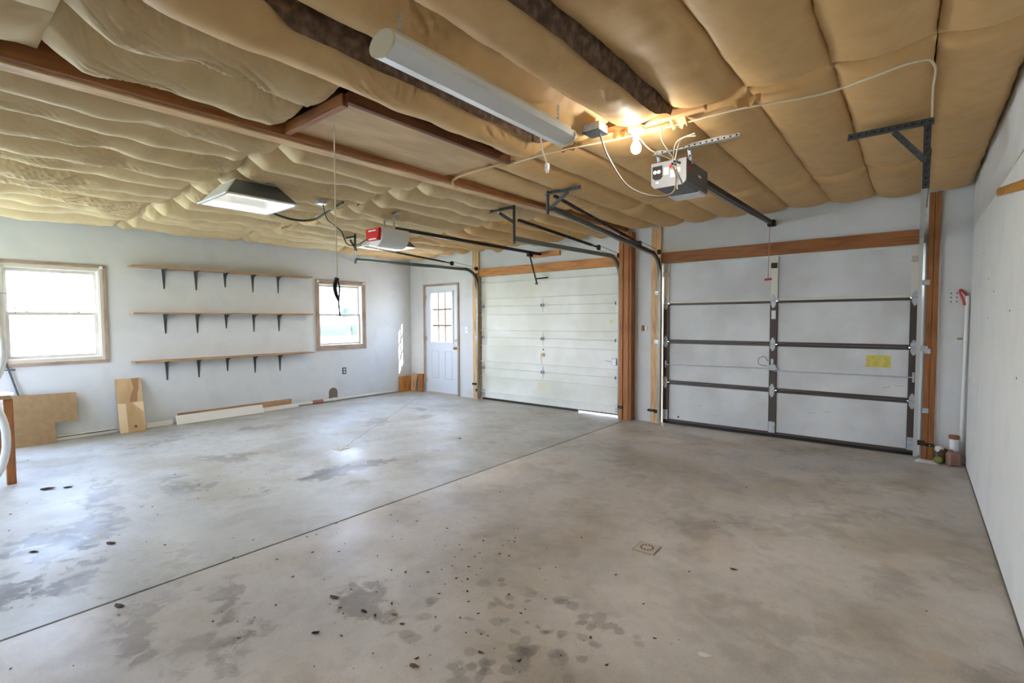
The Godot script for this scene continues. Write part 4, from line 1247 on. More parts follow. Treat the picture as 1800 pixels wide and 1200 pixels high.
func cables() -> void:
	var st := S()
	tube(st, smooth_path([Vector3(5.46, 2.585, 3.44), Vector3(5.9, 2.57, 3.49), Vector3(6.3, 2.575, 3.42), Vector3(6.7, 2.58, 3.39), Vector3(7.05, 2.575, 3.40), Vector3(7.45, 2.56, 3.36), Vector3(7.8, 2.585, 3.40), Vector3(7.88, 2.585, 3.3), Vector3(7.88, 2.58, 3.0), Vector3(7.885, 2.58, 2.55)], 8), 0.0055, 6)
	tag(put("ceiling_cable", st, M.cable_white), "white cable stapled across the ceiling past the bare bulb", "cable")
	st = S()
	tube(st, smooth_path([Vector3(4.72, 2.545, 3.33), Vector3(4.75, 2.59, 3.4), Vector3(4.95, 2.6, 3.44), Vector3(5.25, 2.6, 3.45), Vector3(5.47, 2.595, 3.44)], 8), 0.011, 8)
	tag(put("ceiling_cable", st, M.wood_pale), "tan cable along the end of the attic hatch, bending at the beam", "cable")
	var o := thing("outlet_box", "grey metal ceiling outlet with a plug near the strip light", "outlet", Vector3(6.28, H - 0.045, 3.66))
	boxpart("box", Vector3.ZERO, Vector3(0.11, 0.05, 0.11), M.galv, o, 0.004)
	boxpart("cover_plate", Vector3(0, -0.027, 0), Vector3(0.12, 0.004, 0.12), M.angle, o, 0.001)
	st = S()
	tube(st, smooth_path([Vector3(6.30, 2.565, 3.65), Vector3(6.31, 2.52, 3.64), Vector3(6.305, 2.44, 3.55), Vector3(6.35, 2.3, 3.43), Vector3(6.42, 2.23, 3.36), Vector3(6.53, 2.195, 3.28), Vector3(6.58, 2.24, 3.16), Vector3(6.56, 2.36, 3.06), Vector3(6.52, 2.45, 3.01)], 8), 0.006, 8)
	tag(put("power_cord", st, M.cable_grey), "looped grey power cord from the ceiling outlet to the grey opener", "cord")
	var w := thing("opener_wires", "bunch of thin yellow-white wires above the grey opener", "wires")
	for q in [[Vector3(6.6, 2.58, 3.42), Vector3(6.56, 2.54, 3.3), Vector3(6.53, 2.5, 3.03), 0.0], [Vector3(6.72, 2.575, 3.15), Vector3(6.62, 2.575, 3.14), Vector3(6.535, 2.49, 3.02), 0.02], [Vector3(6.72, 2.585, 3.17), Vector3(6.6, 2.56, 3.16), Vector3(6.52, 2.49, 3.02), 0.0], [Vector3(6.46, 2.56, 3.47), Vector3(6.48, 2.5, 3.3), Vector3(6.51, 2.5, 3.02), -0.02]]:
		st = S()
		tube(st, smooth_path([q[0], q[1], q[2]], 8), 0.0042, 6)
		put("wire", st, M.cable_white, w)
	st = S()
	tube(st, smooth_path([Vector3(6.53, 2.47, 3.005), Vector3(6.54, 2.4, 3.01), Vector3(6.55, 2.34, 3.02), Vector3(6.553, 2.29, 3.02)], 6), 0.003, 6)
	put("antenna_wire", st, M.cable_white, w)
	o = thing("junction_box", "metal junction box with black cables on the ceiling over the shelves", "junction box", Vector3(3.3, H - 0.06, 3.78))
	boxpart("box", Vector3.ZERO, Vector3(0.09, 0.04, 0.09), M.galv, o, 0.003)
	st = S()
	tube(st, smooth_path([Vector3(3.46, 2.56, 3.64), Vector3(3.1, 2.54, 3.58), Vector3(2.75, 2.5, 3.55), Vector3(2.62, 2.49, 3.7), Vector3(2.75, 2.5, 4.0), Vector3(3.0, 2.53, 4.2)], 8), 0.012, 8)
	tag(put("black_cable", st, M.black), "thick black cable sagging from the box light to the ceiling seam", "cable")
	st = S()
	tube(st, smooth_path([Vector3(3.3, 2.54, 3.76), Vector3(3.1, 2.45, 3.6), Vector3(2.9, 2.44, 3.4), Vector3(2.8, 2.4, 3.25), Vector3(2.75, 2.28, 3.15), Vector3(2.9, 2.26, 3.12), Vector3(3.1, 2.3, 3.13)], 8), 0.006, 6)
	tag(put("hanging_cord", st, M.black), "thin black cord hanging from the junction box to the white opener", "cord")

# ------------------------------------------------------------------ things on the walls
func shelf(y: float, label: String) -> void:
	var o := thing("wall_shelf", label, "shelf", Vector3(0, y, 0), "shelves on black brackets")
	boxpart("board", Vector3(0.102, 0.009, 3.375), Vector3(0.2, 0.018, 2.41), M.wood_shelf, o, 0.002)
	var zs := [4.183, 3.8, 3.423, 3.033, 2.648]
	for k in 5:
		var L: float = 0.205 if k == 2 else 0.262
		var b := Node3D.new()
		b.name = "bracket"
		o.add_child(b, true)
		b.position = Vector3(0, 0, zs[k])
		var st := S()
		prism(st, [Vector2(-0.023, 0), Vector2(0.023, 0), Vector2(0.008, -L), Vector2(-0.008, -L)], 0.003, Transform3D(Basis(Vector3(0, 0, 1), Vector3(0, 1, 0), Vector3(1, 0, 0)), Vector3(0.001, 0, 0)))
		prism(st, [Vector2(-0.016, 0), Vector2(0.016, 0), Vector2(0.007, 0.18), Vector2(-0.007, 0.18)], 0.003, Transform3D(Basis(Vector3(0, 0, 1), Vector3(1, 0, 0), Vector3(0, 1, 0)), Vector3(0.0, -0.0035, 0)))
		put("arm", st, mat_bracket(), b)
		st = S()
		prism(st, [Vector2(0.003, -0.003), Vector2(0.15, -0.003), Vector2(0.07, -0.03), Vector2(0.02, -0.09), Vector2(0.003, -L + 0.03)], 0.004, Transform3D(Basis.IDENTITY, Vector3(0, 0, -0.002)))
		put("web", st, mat_bracket(), b)

func mat_bracket() -> Material:
	if not M.has("bracket"): M.bracket = mat(c8(78, 88, 90), 0.5, 0.3)
	return M.bracket

func wall_things() -> void:
	shelf(2.10, "topmost long wooden shelf on grey brackets on the left wall")
	shelf(1.50, "middle long wooden shelf on grey brackets on the left wall")
	shelf(0.872, "lowest long wooden shelf on grey brackets on the left wall")
	var o := thing("wall_outlet", "dark outlet plate low on the wall under the small window", "outlet", Vector3(0, 0.512, 1.507))
	boxpart("plate", Vector3(0.003, 0, 0), Vector3(0.006, 0.118, 0.076), mat(c8(70, 78, 76), 0.5), o, 0.002)
	for y in [-0.024, 0.024]:
		boxpart("socket", Vector3(0.007, y, 0), Vector3(0.003, 0.03, 0.034), M.label_white, o, 0.001)
	o = thing("dryer_vent", "arched grey mesh vent at the foot of the wall behind the pipe", "vent", Vector3(0, 0.04, 1.735))
	var arch := [Vector2(-0.075, 0), Vector2(0.075, 0), Vector2(0.075, 0.12)]
	for k in range(1, 8):
		var a := PI * k / 8.0
		arch.append(Vector2(cos(a) * 0.075, 0.12 + sin(a) * 0.07))
	arch.append(Vector2(-0.075, 0.12))
	var st := S()
	prism(st, arch, 0.008, Transform3D(Basis(Vector3(0, 0, -1), Vector3(0, 1, 0), Vector3(1, 0, 0)), Vector3.ZERO))
	put("mesh", st, M.mesh_grey, o)
	st = S()
	var rim := []
	for p in arch: rim.append(Vector3(0.012, p.y, -p.x))
	tube(st, rim, 0.007, 6)
	put("rim", st, M.rust, o)
	# plastic pipe along the wall foot
	o = thing("drain_pipe", "white plastic pipe running along the foot of the left wall", "pipe", Vector3.ZERO)
	st = S()
	tube(st, [Vector3(0.036, 0.034, 0.42), Vector3(0.036, 0.034, 1.95)], 0.026, 12)
	put("pipe", st, M.pvc, o)
	st = S()
	tube(st, [Vector3(0.036, 0.034, 1.95), Vector3(0.036, 0.034, 2.14)], 0.031, 12)
	put("coupling", st, M.rust, o)
	st = S()
	tube(st, [Vector3(0.036, 0.034, 2.14), Vector3(0.036, 0.034, 2.4)], 0.026, 12)
	put("pipe", st, M.pvc, o)
	st = S()
	tube(st, [Vector3(0.036, 0.034, 1.7), Vector3(0.036, 0.034, 1.78)], 0.032, 12)
	tube(st, [Vector3(0.036, 0.03, 1.74), Vector3(0.075, 0.02, 1.74)], 0.018, 10)
	put("tee", st, M.pvc, o)
	o = thing("loose_trim_strip", "white grooved trim strip on the floor between cardboard and plank", "trim strip", Vector3.ZERO)
	boxpart("strip", Vector3(0.03, 0.03, 5.04), Vector3(0.05, 0.058, 0.58), M.pvc, o, 0.006)
	boxpart("groove", Vector3(0.052, 0.045, 5.04), Vector3(0.014, 0.008, 0.57), M.filler, o, 0.0)
	# boards lying along the wall foot
	var tilt := Basis(Vector3.BACK, 0.5)
	var board := boxpart("white_board", Vector3(0.128, 0.062, 3.56), Vector3(0.018, 0.135, 1.15), M.wood_white, self, 0.003, tilt)
	board.name = numbered("white_board")
	tag(board, "longest white board leaning at the foot of the wall under the shelves", "board", "boards along the wall foot")
	board = boxpart("white_board", Vector3(0.05, 0.034, 4.3), Vector3(0.018, 0.07, 0.3), M.wood_white, self, 0.003, Basis(Vector3.BACK, 0.3))
	board.name = numbered("white_board")
	tag(board, "short white board between leaning plank and the longest white board", "board", "boards along the wall foot")
	board = boxpart("white_board", Vector3(0.062, 0.03, 2.68), Vector3(0.018, 0.062, 0.58), M.wood_white, self, 0.003, Basis(Vector3.BACK, 0.3))
	board.name = numbered("white_board")
	tag(board, "white board ending beside the plastic pipe", "board", "boards along the wall foot")
	board = boxpart("brown_batten", Vector3(0.012, 0.07, 3.28), Vector3(0.02, 0.138, 1.6), M.wood_shelf, self, 0.002)
	board.name = numbered("brown_batten")
	tag(board, "brown batten against the wall behind the white boards", "batten", "boards along the wall foot")
	# leaning plank with bare and dirty patches
	o = thing("leaning_plank", "pale stained plank leaning on the wall left of the shelves", "plank", Vector3(0.0, 0, 4.62))
	var lean := Basis(Vector3(0, 1, 0), 0.0) * Basis(Vector3.BACK, 0.24)
	o.transform = Transform3D(lean, Vector3(0.188, 0.002, 4.62))
	boxpart("board", Vector3(-0.01, 0.345, 0), Vector3(0.02, 0.69, 0.27), M.plywood, o, 0.002)
	st = S()
	prism(st, [Vector2(-0.134, 0.002), Vector2(-0.05, 0.004), Vector2(-0.05, 0.37), Vector2(-0.134, 0.38)], 0.001, Transform3D(Basis(Vector3(0, 0, -1), Vector3(0, 1, 0), Vector3(1, 0, 0)), Vector3(0, 0, 0)))
	prism(st, [Vector2(0.02, 0.37), Vector2(0.134, 0.38), Vector2(0.134, 0.24)], 0.001, Transform3D(Basis(Vector3(0, 0, -1), Vector3(0, 1, 0), Vector3(1, 0, 0)), Vector3(0, 0, 0)))
	put("bare_patch", st, mat(c8(240, 214, 178), 0.7), o)
	st = S()
	prism(st, [Vector2(0.03, 0.688), Vector2(0.11, 0.688), Vector2(0.1, 0.56), Vector2(0.08, 0.48), Vector2(0.075, 0.39), Vector2(-0.01, 0.385), Vector2(0.01, 0.47), Vector2(0.045, 0.56)], 0.001, Transform3D(Basis(Vector3(0, 0, -1), Vector3(0, 1, 0), Vector3(1, 0, 0)), Vector3(0, 0, 0)))
	put("dark_patch", st, mat(c8(168, 126, 88), 0.7), o)
	st = S()
	lathe(st, [Vector2(0, 0.001), Vector2(0.013, 0.001), Vector2(0.014, 0)], Transform3D(Basis(Vector3.BACK, -PI / 2), Vector3(0.0005, 0.07, -0.03)), 10)
	put("knot", st, M.leaf, o)
	# cardboard with a notch
	o = thing("cardboard_sheet", "notched brown cardboard sheet leaning under the large window", "cardboard", Vector3.ZERO)
	st = S()
	prism(st, [Vector2(-5.34, 0), Vector2(-5.34, 0.235), Vector2(-5.135, 0.215), Vector2(-5.135, 0.562), Vector2(-5.72, 0.585), Vector2(-5.72, 0)], 0.006, Transform3D(Basis(Vector3(0, 0, -1), Vector3(-0.13, 0.99, 0), Vector3(0.99, 0.13, 0)), Vector3(0.118, 0.001, 0)))
	put("sheet", st, M.cardboard, o)
	# offcuts in the corner by the entry door
	var g := "wood offcuts in the corner"
	board = boxpart("wood_offcut", Vector3(0.03, 0.15, 0.19), Vector3(0.04, 0.3, 0.26), M.wood_orange, self, 0.003, Basis(Vector3.BACK, 0.06))
	board.name = numbered("wood_offcut")
	tag(board, "wide orange wood offcut leaning in the corner on the left wall", "offcut", g)
	board = boxpart("wood_offcut", Vector3(0.15, 0.176, 0.05), Vector3(0.13, 0.35, 0.04), M.wood_pale, self, 0.003, Basis(Vector3.RIGHT, -0.09) * Basis(Vector3.BACK, -0.12))
	board.name = numbered("wood_offcut")
	tag(board, "tilted narrow wood offcut in the middle of the corner pile", "offcut", g)
	board = boxpart("wood_offcut", Vector3(0.345, 0.178, 0.046), Vector3(0.11, 0.35, 0.042), M.wood_post, self, 0.003, Basis(Vector3.RIGHT, -0.09))
	board.name = numbered("wood_offcut")
	tag(board, "upright narrow wood offcut standing next to the entry door", "offcut", g)
	# switches
	o = thing("light_switch", "white switch plate between entry door and white overhead door", "switch", Vector3(1.565, 1.22, 0))
	boxpart("plate", Vector3(0, 0, 0.003), Vector3(0.075, 0.118, 0.006), M.plastic_white, o, 0.002)
	boxpart("toggle", Vector3(0, 0.004, 0.01), Vector3(0.01, 0.024, 0.014), M.plastic_white, o, 0.002)
	o = thing("wall_control", "opener wall button pair on the white strip between both doors", "switch", Vector3(4.945, 1.275, 0))
	boxpart("plate", Vector3(-0.05, -0.01, 0.003), Vector3(0.05, 0.1, 0.006), M.stile_white, o, 0.002)
	boxpart("red_button", Vector3(-0.005, 0.005, 0.008), Vector3(0.035, 0.075, 0.016), M.rust, o, 0.003)
	boxpart("white_button", Vector3(0.045, 0, 0.008), Vector3(0.035, 0.06, 0.016), M.plastic_white, o, 0.003)
	# on the strip by the right wall
	o = thing("punched_plate", "six small dark holes in the wall beside the red-hooked pole", "holes", Vector3(8.12, 1.598, 0.001))
	for i in 2:
		for j in 3:
			st = S()
			lathe(st, [Vector2(0, 0.002), Vector2(0.005, 0.002), Vector2(0.006, 0)], Transform3D(Basis(Vector3.RIGHT, PI / 2), Vector3(-0.021 + i * 0.042, -0.04 + j * 0.04, 0)), 8)
			put("hole", st, M.black, o)
	o = thing("hooked_pole", "slim white pole with a red hook leaning in the right corner", "pole", Vector3.ZERO)
	st = S()
	tube(st, [Vector3(8.203, 0.215, 0.05), Vector3(8.214, 1.61, 0.026)], 0.0135, 10)
	put("pole", st, M.plastic_white, o)
	st = S()
	tube(st, smooth_path([Vector3(8.216, 1.59, 0.026), Vector3(8.205, 1.62, 0.026), Vector3(8.17, 1.665, 0.028), Vector3(8.158, 1.65, 0.03), Vector3(8.185, 1.57, 0.034), Vector3(8.196, 1.52, 0.034)], 6), 0.0095, 8)
	put("hook", st, mat(c8(186, 52, 44), 0.45), o)
	boxpart("clip", Vector3(8.17, 1.2, 0.012), Vector3(0.04, 0.018, 0.022), M.brass, o, 0.003)
	o = thing("wooden_stick", "ochre wooden stick with a rounded end hung on the right wall", "stick", Vector3.ZERO)
	st = S()
	bar(st, Vector3(W - 0.011, 2.2, 1.96), Vector3(W - 0.011, 1.95, 3.55), 0.014, 0.05, Vector3.UP, 0.006)
	lathe(st, [Vector2(0, 0.007), Vector2(0.022, 0.006), Vector2(0.0248, 0.0), Vector2(0.022, -0.006), Vector2(0, -0.007)], Transform3D(Basis(Vector3.BACK, PI / 2), Vector3(W - 0.011, 2.198, 1.965)), 18)
	put("stick", st, M.wood_ochre, o)
	# sensor parts on the right jamb
	o = thing("jamb_bracket_plate", "small white strap plate halfway up the right wooden jamb", "plate", Vector3(7.935, 1.075, 0.044))
	boxpart("plate", Vector3.ZERO, Vector3(0.05, 0.05, 0.006), M.galv, o, 0.004)
	o = thing("jamb_bracket_plate", "small white strap plate low on the right wooden jamb", "plate", Vector3(7.935, 0.485, 0.044))
	boxpart("plate", Vector3.ZERO, Vector3(0.05, 0.05, 0.006), M.galv, o, 0.004)
	o = thing("safety_sensor", "black door safety sensor low on the right wooden jamb", "sensor", Vector3(7.975, 0.15, 0.06))
	boxpart("body", Vector3.ZERO, Vector3(0.07, 0.028, 0.034), M.black, o, 0.004)
	boxpart("indicator", Vector3(0.0, 0.0, 0.018), Vector3(0.008, 0.008, 0.003), M.plastic_white, o, 0.001)
	st = S()
	tube(st, smooth_path([Vector3(0.03, 0.01, -0.01), Vector3(0.05, 0.2, -0.012), Vector3(0.04, 0.9, -0.012), Vector3(0.03, 2.0, -0.012)], 6), 0.002, 5)
	put("wire", st, M.cable_white, o)
	o = thing("safety_sensor", "black door safety sensor low on the pale jamb left of the brown-framed door", "sensor", Vector3(5.09, 0.17, 0.06))
	boxpart("body", Vector3.ZERO, Vector3(0.09, 0.03, 0.034), M.black, o, 0.004)
	o = thing("safety_sensor", "black door safety sensor low on the brown post", "sensor", Vector3(4.68, 0.18, 0.155))
	boxpart("body", Vector3.ZERO, Vector3(0.07, 0.04, 0.03), M.black, o, 0.004)
	o = thing("safety_sensor", "black door safety sensor low beside the entry door", "sensor", Vector3(1.80, 0.27, 0.06))
	boxpart("body", Vector3.ZERO, Vector3(0.08, 0.035, 0.034), M.black, o, 0.004)

# ------------------------------------------------------------------ things on the floor
func floor_things() -> void:
	# by the right corner
	var o := thing("white_tube", "white tube with a brown cap standing in the right corner", "tube", Vector3(8.152, 0, 0.08))
	var st := S()
	lathe(st, [Vector2(0, 0.002), Vector2(0.032, 0.002), Vector2(0.034, 0.24), Vector2(0.0, 0.24)], Transform3D.IDENTITY, 18)
	put("tube", st, M.plastic_white, o)
	st = S()
	lathe(st, [Vector2(0.03, 0.24), Vector2(0.04, 0.242), Vector2(0.042, 0.275), Vector2(0.0, 0.28)], Transform3D.IDENTITY, 18)
	put("cap", st, mat(c8(150, 100, 56), 0.6), o)
	o = thing("brown_jug", "squat brown plastic jug on the floor by the right corner", "jug", Vector3(8.148, 0, 0.168))
	st = S()
	box(st, Vector3(0, 0.066, 0), Vector3(0.1, 0.13, 0.08), 0.014, Basis(Vector3.UP, 0.35))
	put("body", st, M.jug, o)
	st = S()
	lathe(st, [Vector2(0.018, 0.128), Vector2(0.018, 0.15), Vector2(0.0, 0.152)], Transform3D(Basis.IDENTITY, Vector3(-0.022, 0, 0)), 12)
	put("neck", st, M.jug, o)
	o = thing("dark_pot", "small dark pot with a white rag in it beside the jug", "pot", Vector3(8.072, 0, 0.075))
	st = S()
	lathe(st, [Vector2(0, 0.002), Vector2(0.034, 0.002), Vector2(0.042, 0.13), Vector2(0.036, 0.13), Vector2(0.03, 0.02)], Transform3D.IDENTITY, 16)
	put("pot", st, M.leaf, o)
	st = S()
	lathe(st, [Vector2(0, 0.16), Vector2(0.02, 0.158), Vector2(0.034, 0.14), Vector2(0.036, 0.12), Vector2(0.02, 0.1)], Transform3D(Basis(Vector3.BACK, 0.2), Vector3.ZERO), 9)
	put("rag", st, M.paper, o)
	o = thing("green_ball", "dull green fuzzy ball on the floor next to the white cloth", "ball", Vector3(8.04, 0, 0.15))
	st = S()
	var prof := []
	for k in 11: prof.append(Vector2(sin(PI * k / 10.0) * 0.04, 0.034 + cos(PI * k / 10.0) * -0.034))
	lathe(st, prof, Transform3D.IDENTITY, 18, true)
	put("ball", st, M.green, o)
	o = thing("white_cloth", "crumpled white cloth on the floor by the right jamb", "cloth", Vector3(7.955, 0, 0.17))
	st = S()
	st.set_smooth_group(1)
	var grid := []
	for j in 9:
		var row := []
		for i in 13:
			var x := (i / 12.0 - 0.5) * 0.18
			var z := (j / 8.0 - 0.5) * 0.09
			var edge := minf(minf(i, 12 - i), minf(j, 8 - j))
			row.append(Vector3(x, 0.002 + (0.028 * absf(fold.get_noise_2d(x * 700.0, z * 700.0)) + 0.012) * clampf(edge / 2.0, 0, 1), z))
		grid.append(row)
	for j in 8:
		for i in 12: quad(st, grid[j][i], grid[j][i + 1], grid[j + 1][i + 1], grid[j + 1][i], Vector3.UP)
	put("cloth", st, M.paper, o)
	# drains
	for q in [["square floor drain with a ring of holes in the near bay", 6.597, 3.57], ["square floor drain with a chipped rim in the far bay", 2.99, 3.43]]:
		o = thing("floor_drain", q[0], "drain", Vector3(q[1], 0, q[2]))
		o.rotation.y = 0.05
		boxpart("plate", Vector3(0, 0.002, 0), Vector3(0.125, 0.006, 0.125), M.drain, o, 0.002)
		boxpart("surround", Vector3(0, 0.0008, 0), Vector3(0.138, 0.0016, 0.138), mat(c8(168, 158, 144), 0.8), o, 0.0)
		st = S()
		for k in 12:
			var a := TAU * k / 12.0
			lathe(st, [Vector2(0, 0.0062), Vector2(0.0055, 0.0062), Vector2(0.006, 0.005)], Transform3D(Basis.IDENTITY, Vector3(cos(a) * 0.036, 0, sin(a) * 0.036)), 8)
		put("holes", st, M.black, o).set_meta("kind", "stuff")
	# bench corner, hose and rod at the left edge
	o = thing("workbench", "wooden workbench corner with a brown leg at the left edge", "workbench", Vector3.ZERO)
	for q in [[1.785, 5.865], [0.75, 5.865]]:
		boxpart("leg", Vector3(q[0], 0.37, q[1]), Vector3(0.06, 0.74, 0.06), M.wood_brown, o, 0.003)
	for q in [[1.785, 7.2], [0.75, 7.2]]:
		boxpart("leg", Vector3(q[0], 0.37, q[1]), Vector3(0.06, 0.74, 0.06), M.wood_brown, o, 0.003)
	boxpart("apron", Vector3(1.27, 0.7, 5.85), Vector3(0.96, 0.085, 0.03), M.wood_brown, o, 0.002)
	boxpart("top", Vector3(1.27, 0.76, 6.55), Vector3(1.14, 0.03, 1.4), M.wood_shelf, o, 0.003)
	o = thing("paper_sheets", "white paper sheets hanging over the workbench corner", "paper", Vector3(1.7, 0.777, 6.0))
	for k in 3:
		boxpart("sheet", Vector3(-0.02 * k + 0.04, 0.002 + 0.003 * k, -0.03 + 0.012 * k), Vector3(0.22, 0.0025, 0.3), M.paper, o, 0.0, Basis(Vector3.UP, 0.1 * k - 0.1))
	o = thing("white_hose", "thick white hose coiled in hoops at the left edge", "hose", Vector3.ZERO)
	st = S()
	var loop := []
	for k in 41:
		var a := TAU * k / 40.0
		loop.append(Vector3(1.93 + 0.02 * sin(a), 1.17 + sin(a) * 0.33, 6.06 - cos(a) * 0.17))
	tube(st, loop, 0.028, 10)
	put("hoop", st, M.plastic_white, o)
	st = S()
	loop = []
	for k in 41:
		var a := TAU * k / 40.0
		loop.append(Vector3(1.99 + 0.02 * sin(a), 0.43 + sin(a) * 0.40, 6.10 - cos(a) * 0.2))
	tube(st, loop, 0.028, 10)
	put("hoop", st, M.plastic_white, o)
	o = thing("leaning_rod", "thin grey metal rod leaning behind the cardboard sheet", "rod", Vector3.ZERO)
	st = S()
	tube(st, [Vector3(0.05, 0.01, 5.5), Vector3(0.012, 1.05, 5.73)], 0.009, 8)
	put("rod", st, M.angle, o)
	o = thing("curtain_frame", "thin grey wire frame standing at the left side of the large window", "frame", Vector3.ZERO)
	st = S()
	tube(st, [Vector3(0.06, 1.72, 5.76), Vector3(0.06, 1.72, 5.62), Vector3(0.06, 1.5, 5.62)], 0.004, 6)
	tube(st, [Vector3(0.05, 1.72, 5.76), Vector3(0.05, 0.87, 5.76), Vector3(0.05, 0.87, 5.64)], 0.01, 6)
	put("wire", st, M.angle, o)
	# litter: larger leaves one by one, crumbs as one mass
	var leaves := [
		["dark brown curled leaf right of the near drain", 7.085, 3.514, 0.035, 0.3, M.leaf], ["white paper scrap far out near the brown-framed door", 7.68, 2.127, 0.025, 1.0, M.paper],
		["torn clear wrapper strip on the floor at the lower right", 7.195, 4.336, 0.05, 0.4, M.paper], ["long dark wood splinter by the workbench leg", 2.24, 5.691, 0.09, 1.1, M.dirt],
		["short dark wood splinter by the workbench leg", 2.316, 5.577, 0.06, 1.2, M.dirt], ["dark leaf at the left edge among grime", 3.704, 5.951, 0.045, 0.9, M.dirt],
		["thin dark twig left of the floor joint", 3.927, 5.625, 0.06, 0.8, M.leaf], ["small square brown chip left of the floor joint", 4.224, 5.418, 0.022, 0.2, M.leaf],
		["crumbled leaf just below the floor joint", 4.828, 5.779, 0.05, 0.5, M.leaf], ["black leaf on the dark grime patch in the foreground", 5.813, 5.048, 0.035, 0.2, M.dirt],
		["dull green leaf beside the grime patch in the foreground", 5.945, 4.97, 0.03, 0.7, M.green], ["brown oval leaf left of the grime patch in the foreground", 5.59, 5.071, 0.045, 0.5, M.leaf],
		["grey leaf chip lower left of the grime patch", 5.784, 5.278, 0.035, 0.9, M.dirt], ["reddish leaf at the bottom among water spots", 6.452, 4.911, 0.026, 0.3, M.leaf2],
		["curled brown leaf at the bottom below the grime patch", 6.30, 5.14, 0.04, 0.4, M.leaf2], ["folded dark leaf on the far floor before the white door", 3.7, 2.3, 0.04, 0.1, M.dirt],
	]
	for q in leaves:
		st = S()
		leaf_shape(st, Vector3.ZERO, q[3] * 0.75, q[4])
		var lf := put("dry_leaf" if q[5] != M.paper else "paper_scrap", st, q[5], null, Vector3(q[1], 0.001, q[2]))
		tag(lf, q[0], "litter", "litter on the floor")
	st = S()
	rng.seed = 77
	for k in 560:
		var x := rng.randf_range(0.3, 8.1)
		var z := rng.randf_range(0.3, 6.4)
		if rng.randf() < 0.55:
			x = 5.9 + rng.randfn(0.0, 0.55)
			z = 4.6 + rng.randfn(0.0, 0.5)
		elif rng.randf() < 0.4:
			x = 3.2 + rng.randfn(0.0, 0.9)
			z = 5.3 + rng.randfn(0.0, 0.5)
		if x < 0.2 or x > 8.1: continue
		leaf_shape(st, Vector3(x, 0.001, z), 0.003 + 0.014 * pow(rng.randf(), 3.0), rng.randf_range(0, 3))
	tag(put("floor_crumbs", st, M.leaf), "scattered dark leaf crumbs and dirt across the concrete", "litter", "", "stuff")

func leaf_shape(st: SurfaceTool, at: Vector3, r: float, turn: float) -> void:
	# a curled flake, thicker in the middle
	st.set_smooth_group(-1)
	var n := 7
	var top := at + Vector3(0, r * 0.28, 0)
	for k in n:
		var pt := func(q: int) -> Vector3:
			var a := TAU * q / n
			var e := r * (0.75 + 0.35 * fine.get_noise_2d(q % n * 31.0 + at.x * 800.0, at.z * 900.0 + turn * 50.0))
			return at + Vector3(cos(a) * e, r * 0.1 * (1.0 + sin(a * 2.0 + turn)), sin(a) * e * 0.5).rotated(Vector3.UP, turn)
		tri(st, top, pt.call(k), pt.call(k + 1), Vector3.UP)
		tri(st, at, pt.call(k), pt.call(k + 1), Vector3.DOWN)

# ------------------------------------------------------------------ outside
func outside() -> void:
	var st := S()
	box(st, Vector3(0, -0.32, 0), Vector3(160, 0.3, 160))
	tag(put("ground_outside", st, M.lawn), "lawn around the garage", "lawn", "", "structure")
	st = S()
	box(st, Vector3(4.5, -0.1, -14.2), Vector3(9.5, 0.16, 28))
	tag(put("driveway", st, M.drive), "pale concrete driveway in front of the doors", "driveway", "", "structure")
	st = S()
	box(st, Vector3(-20, -0.16, 0), Vector3(26, 0.03, 120))
	tag(put("street", st, M.drive), "pale street beyond the small window", "street", "", "structure")
	var hd := S()
	hd.set_smooth_group(1)
	hedge_mass(hd, Vector3(-38.5, -0.2, -20.5), Vector3(1.6, 1.05, 5.2))
	tag(put("hedge", hd, M.hedge), "clipped green hedge across the street seen through the small window", "hedge")
	hd = S()
	hd.set_smooth_group(1)
	hedge_mass(hd, Vector3(-39.5, -0.2, -25.0), Vector3(1.6, 1.15, 2.8))
	tag(put("hedge", hd, M.hedge), "second dark green hedge to the right beyond the small window", "hedge")
	var tr := thing("shade_tree", "small tree across the street seen through the upper pane of the small window", "tree", Vector3(-33.5, -0.2, -20.0))
	st = S()
	tube(st, [Vector3.ZERO, Vector3(0.05, 1.2, 0), Vector3(0, 2.2, 0.05)], 0.09, 8, 0.04)
	put("trunk", st, M.leaf, tr)
	hd = S()
	hd.set_smooth_group(1)
	hedge_mass(hd, Vector3(0, 1.9, 0), Vector3(0.9, 0.9, 1.0))
	put("crown", hd, M.hedge, tr)
	var h := thing("neighbour_house", "white house across the street seen through the small window", "house", Vector3(-48, -0.2, -28))
	boxpart("walls", Vector3(0, 1.7, 0), Vector3(8, 3.4, 20), M.siding, h, 0.0)
	st = S()
	prism(st, [Vector2(-4.6, 3.4), Vector2(4.6, 3.4), Vector2(0, 5.6)], 21, Transform3D(Basis.IDENTITY, Vector3(0, 0, -10.5)))
	put("roof", st, M.roof, h)
	for z in [-3.2, 2.5, 7.0]:
		var w := boxpart("window", Vector3(4.03, 2.1, z), Vector3(0.08, 1.2, 1.4), M.vinyl, h, 0.0)
		for s in [-0.33, 0.33]:
			boxpart("pane", Vector3(0.045, 0, s), Vector3(0.02, 1.05, 0.58), M.far_glass, w, 0.0)

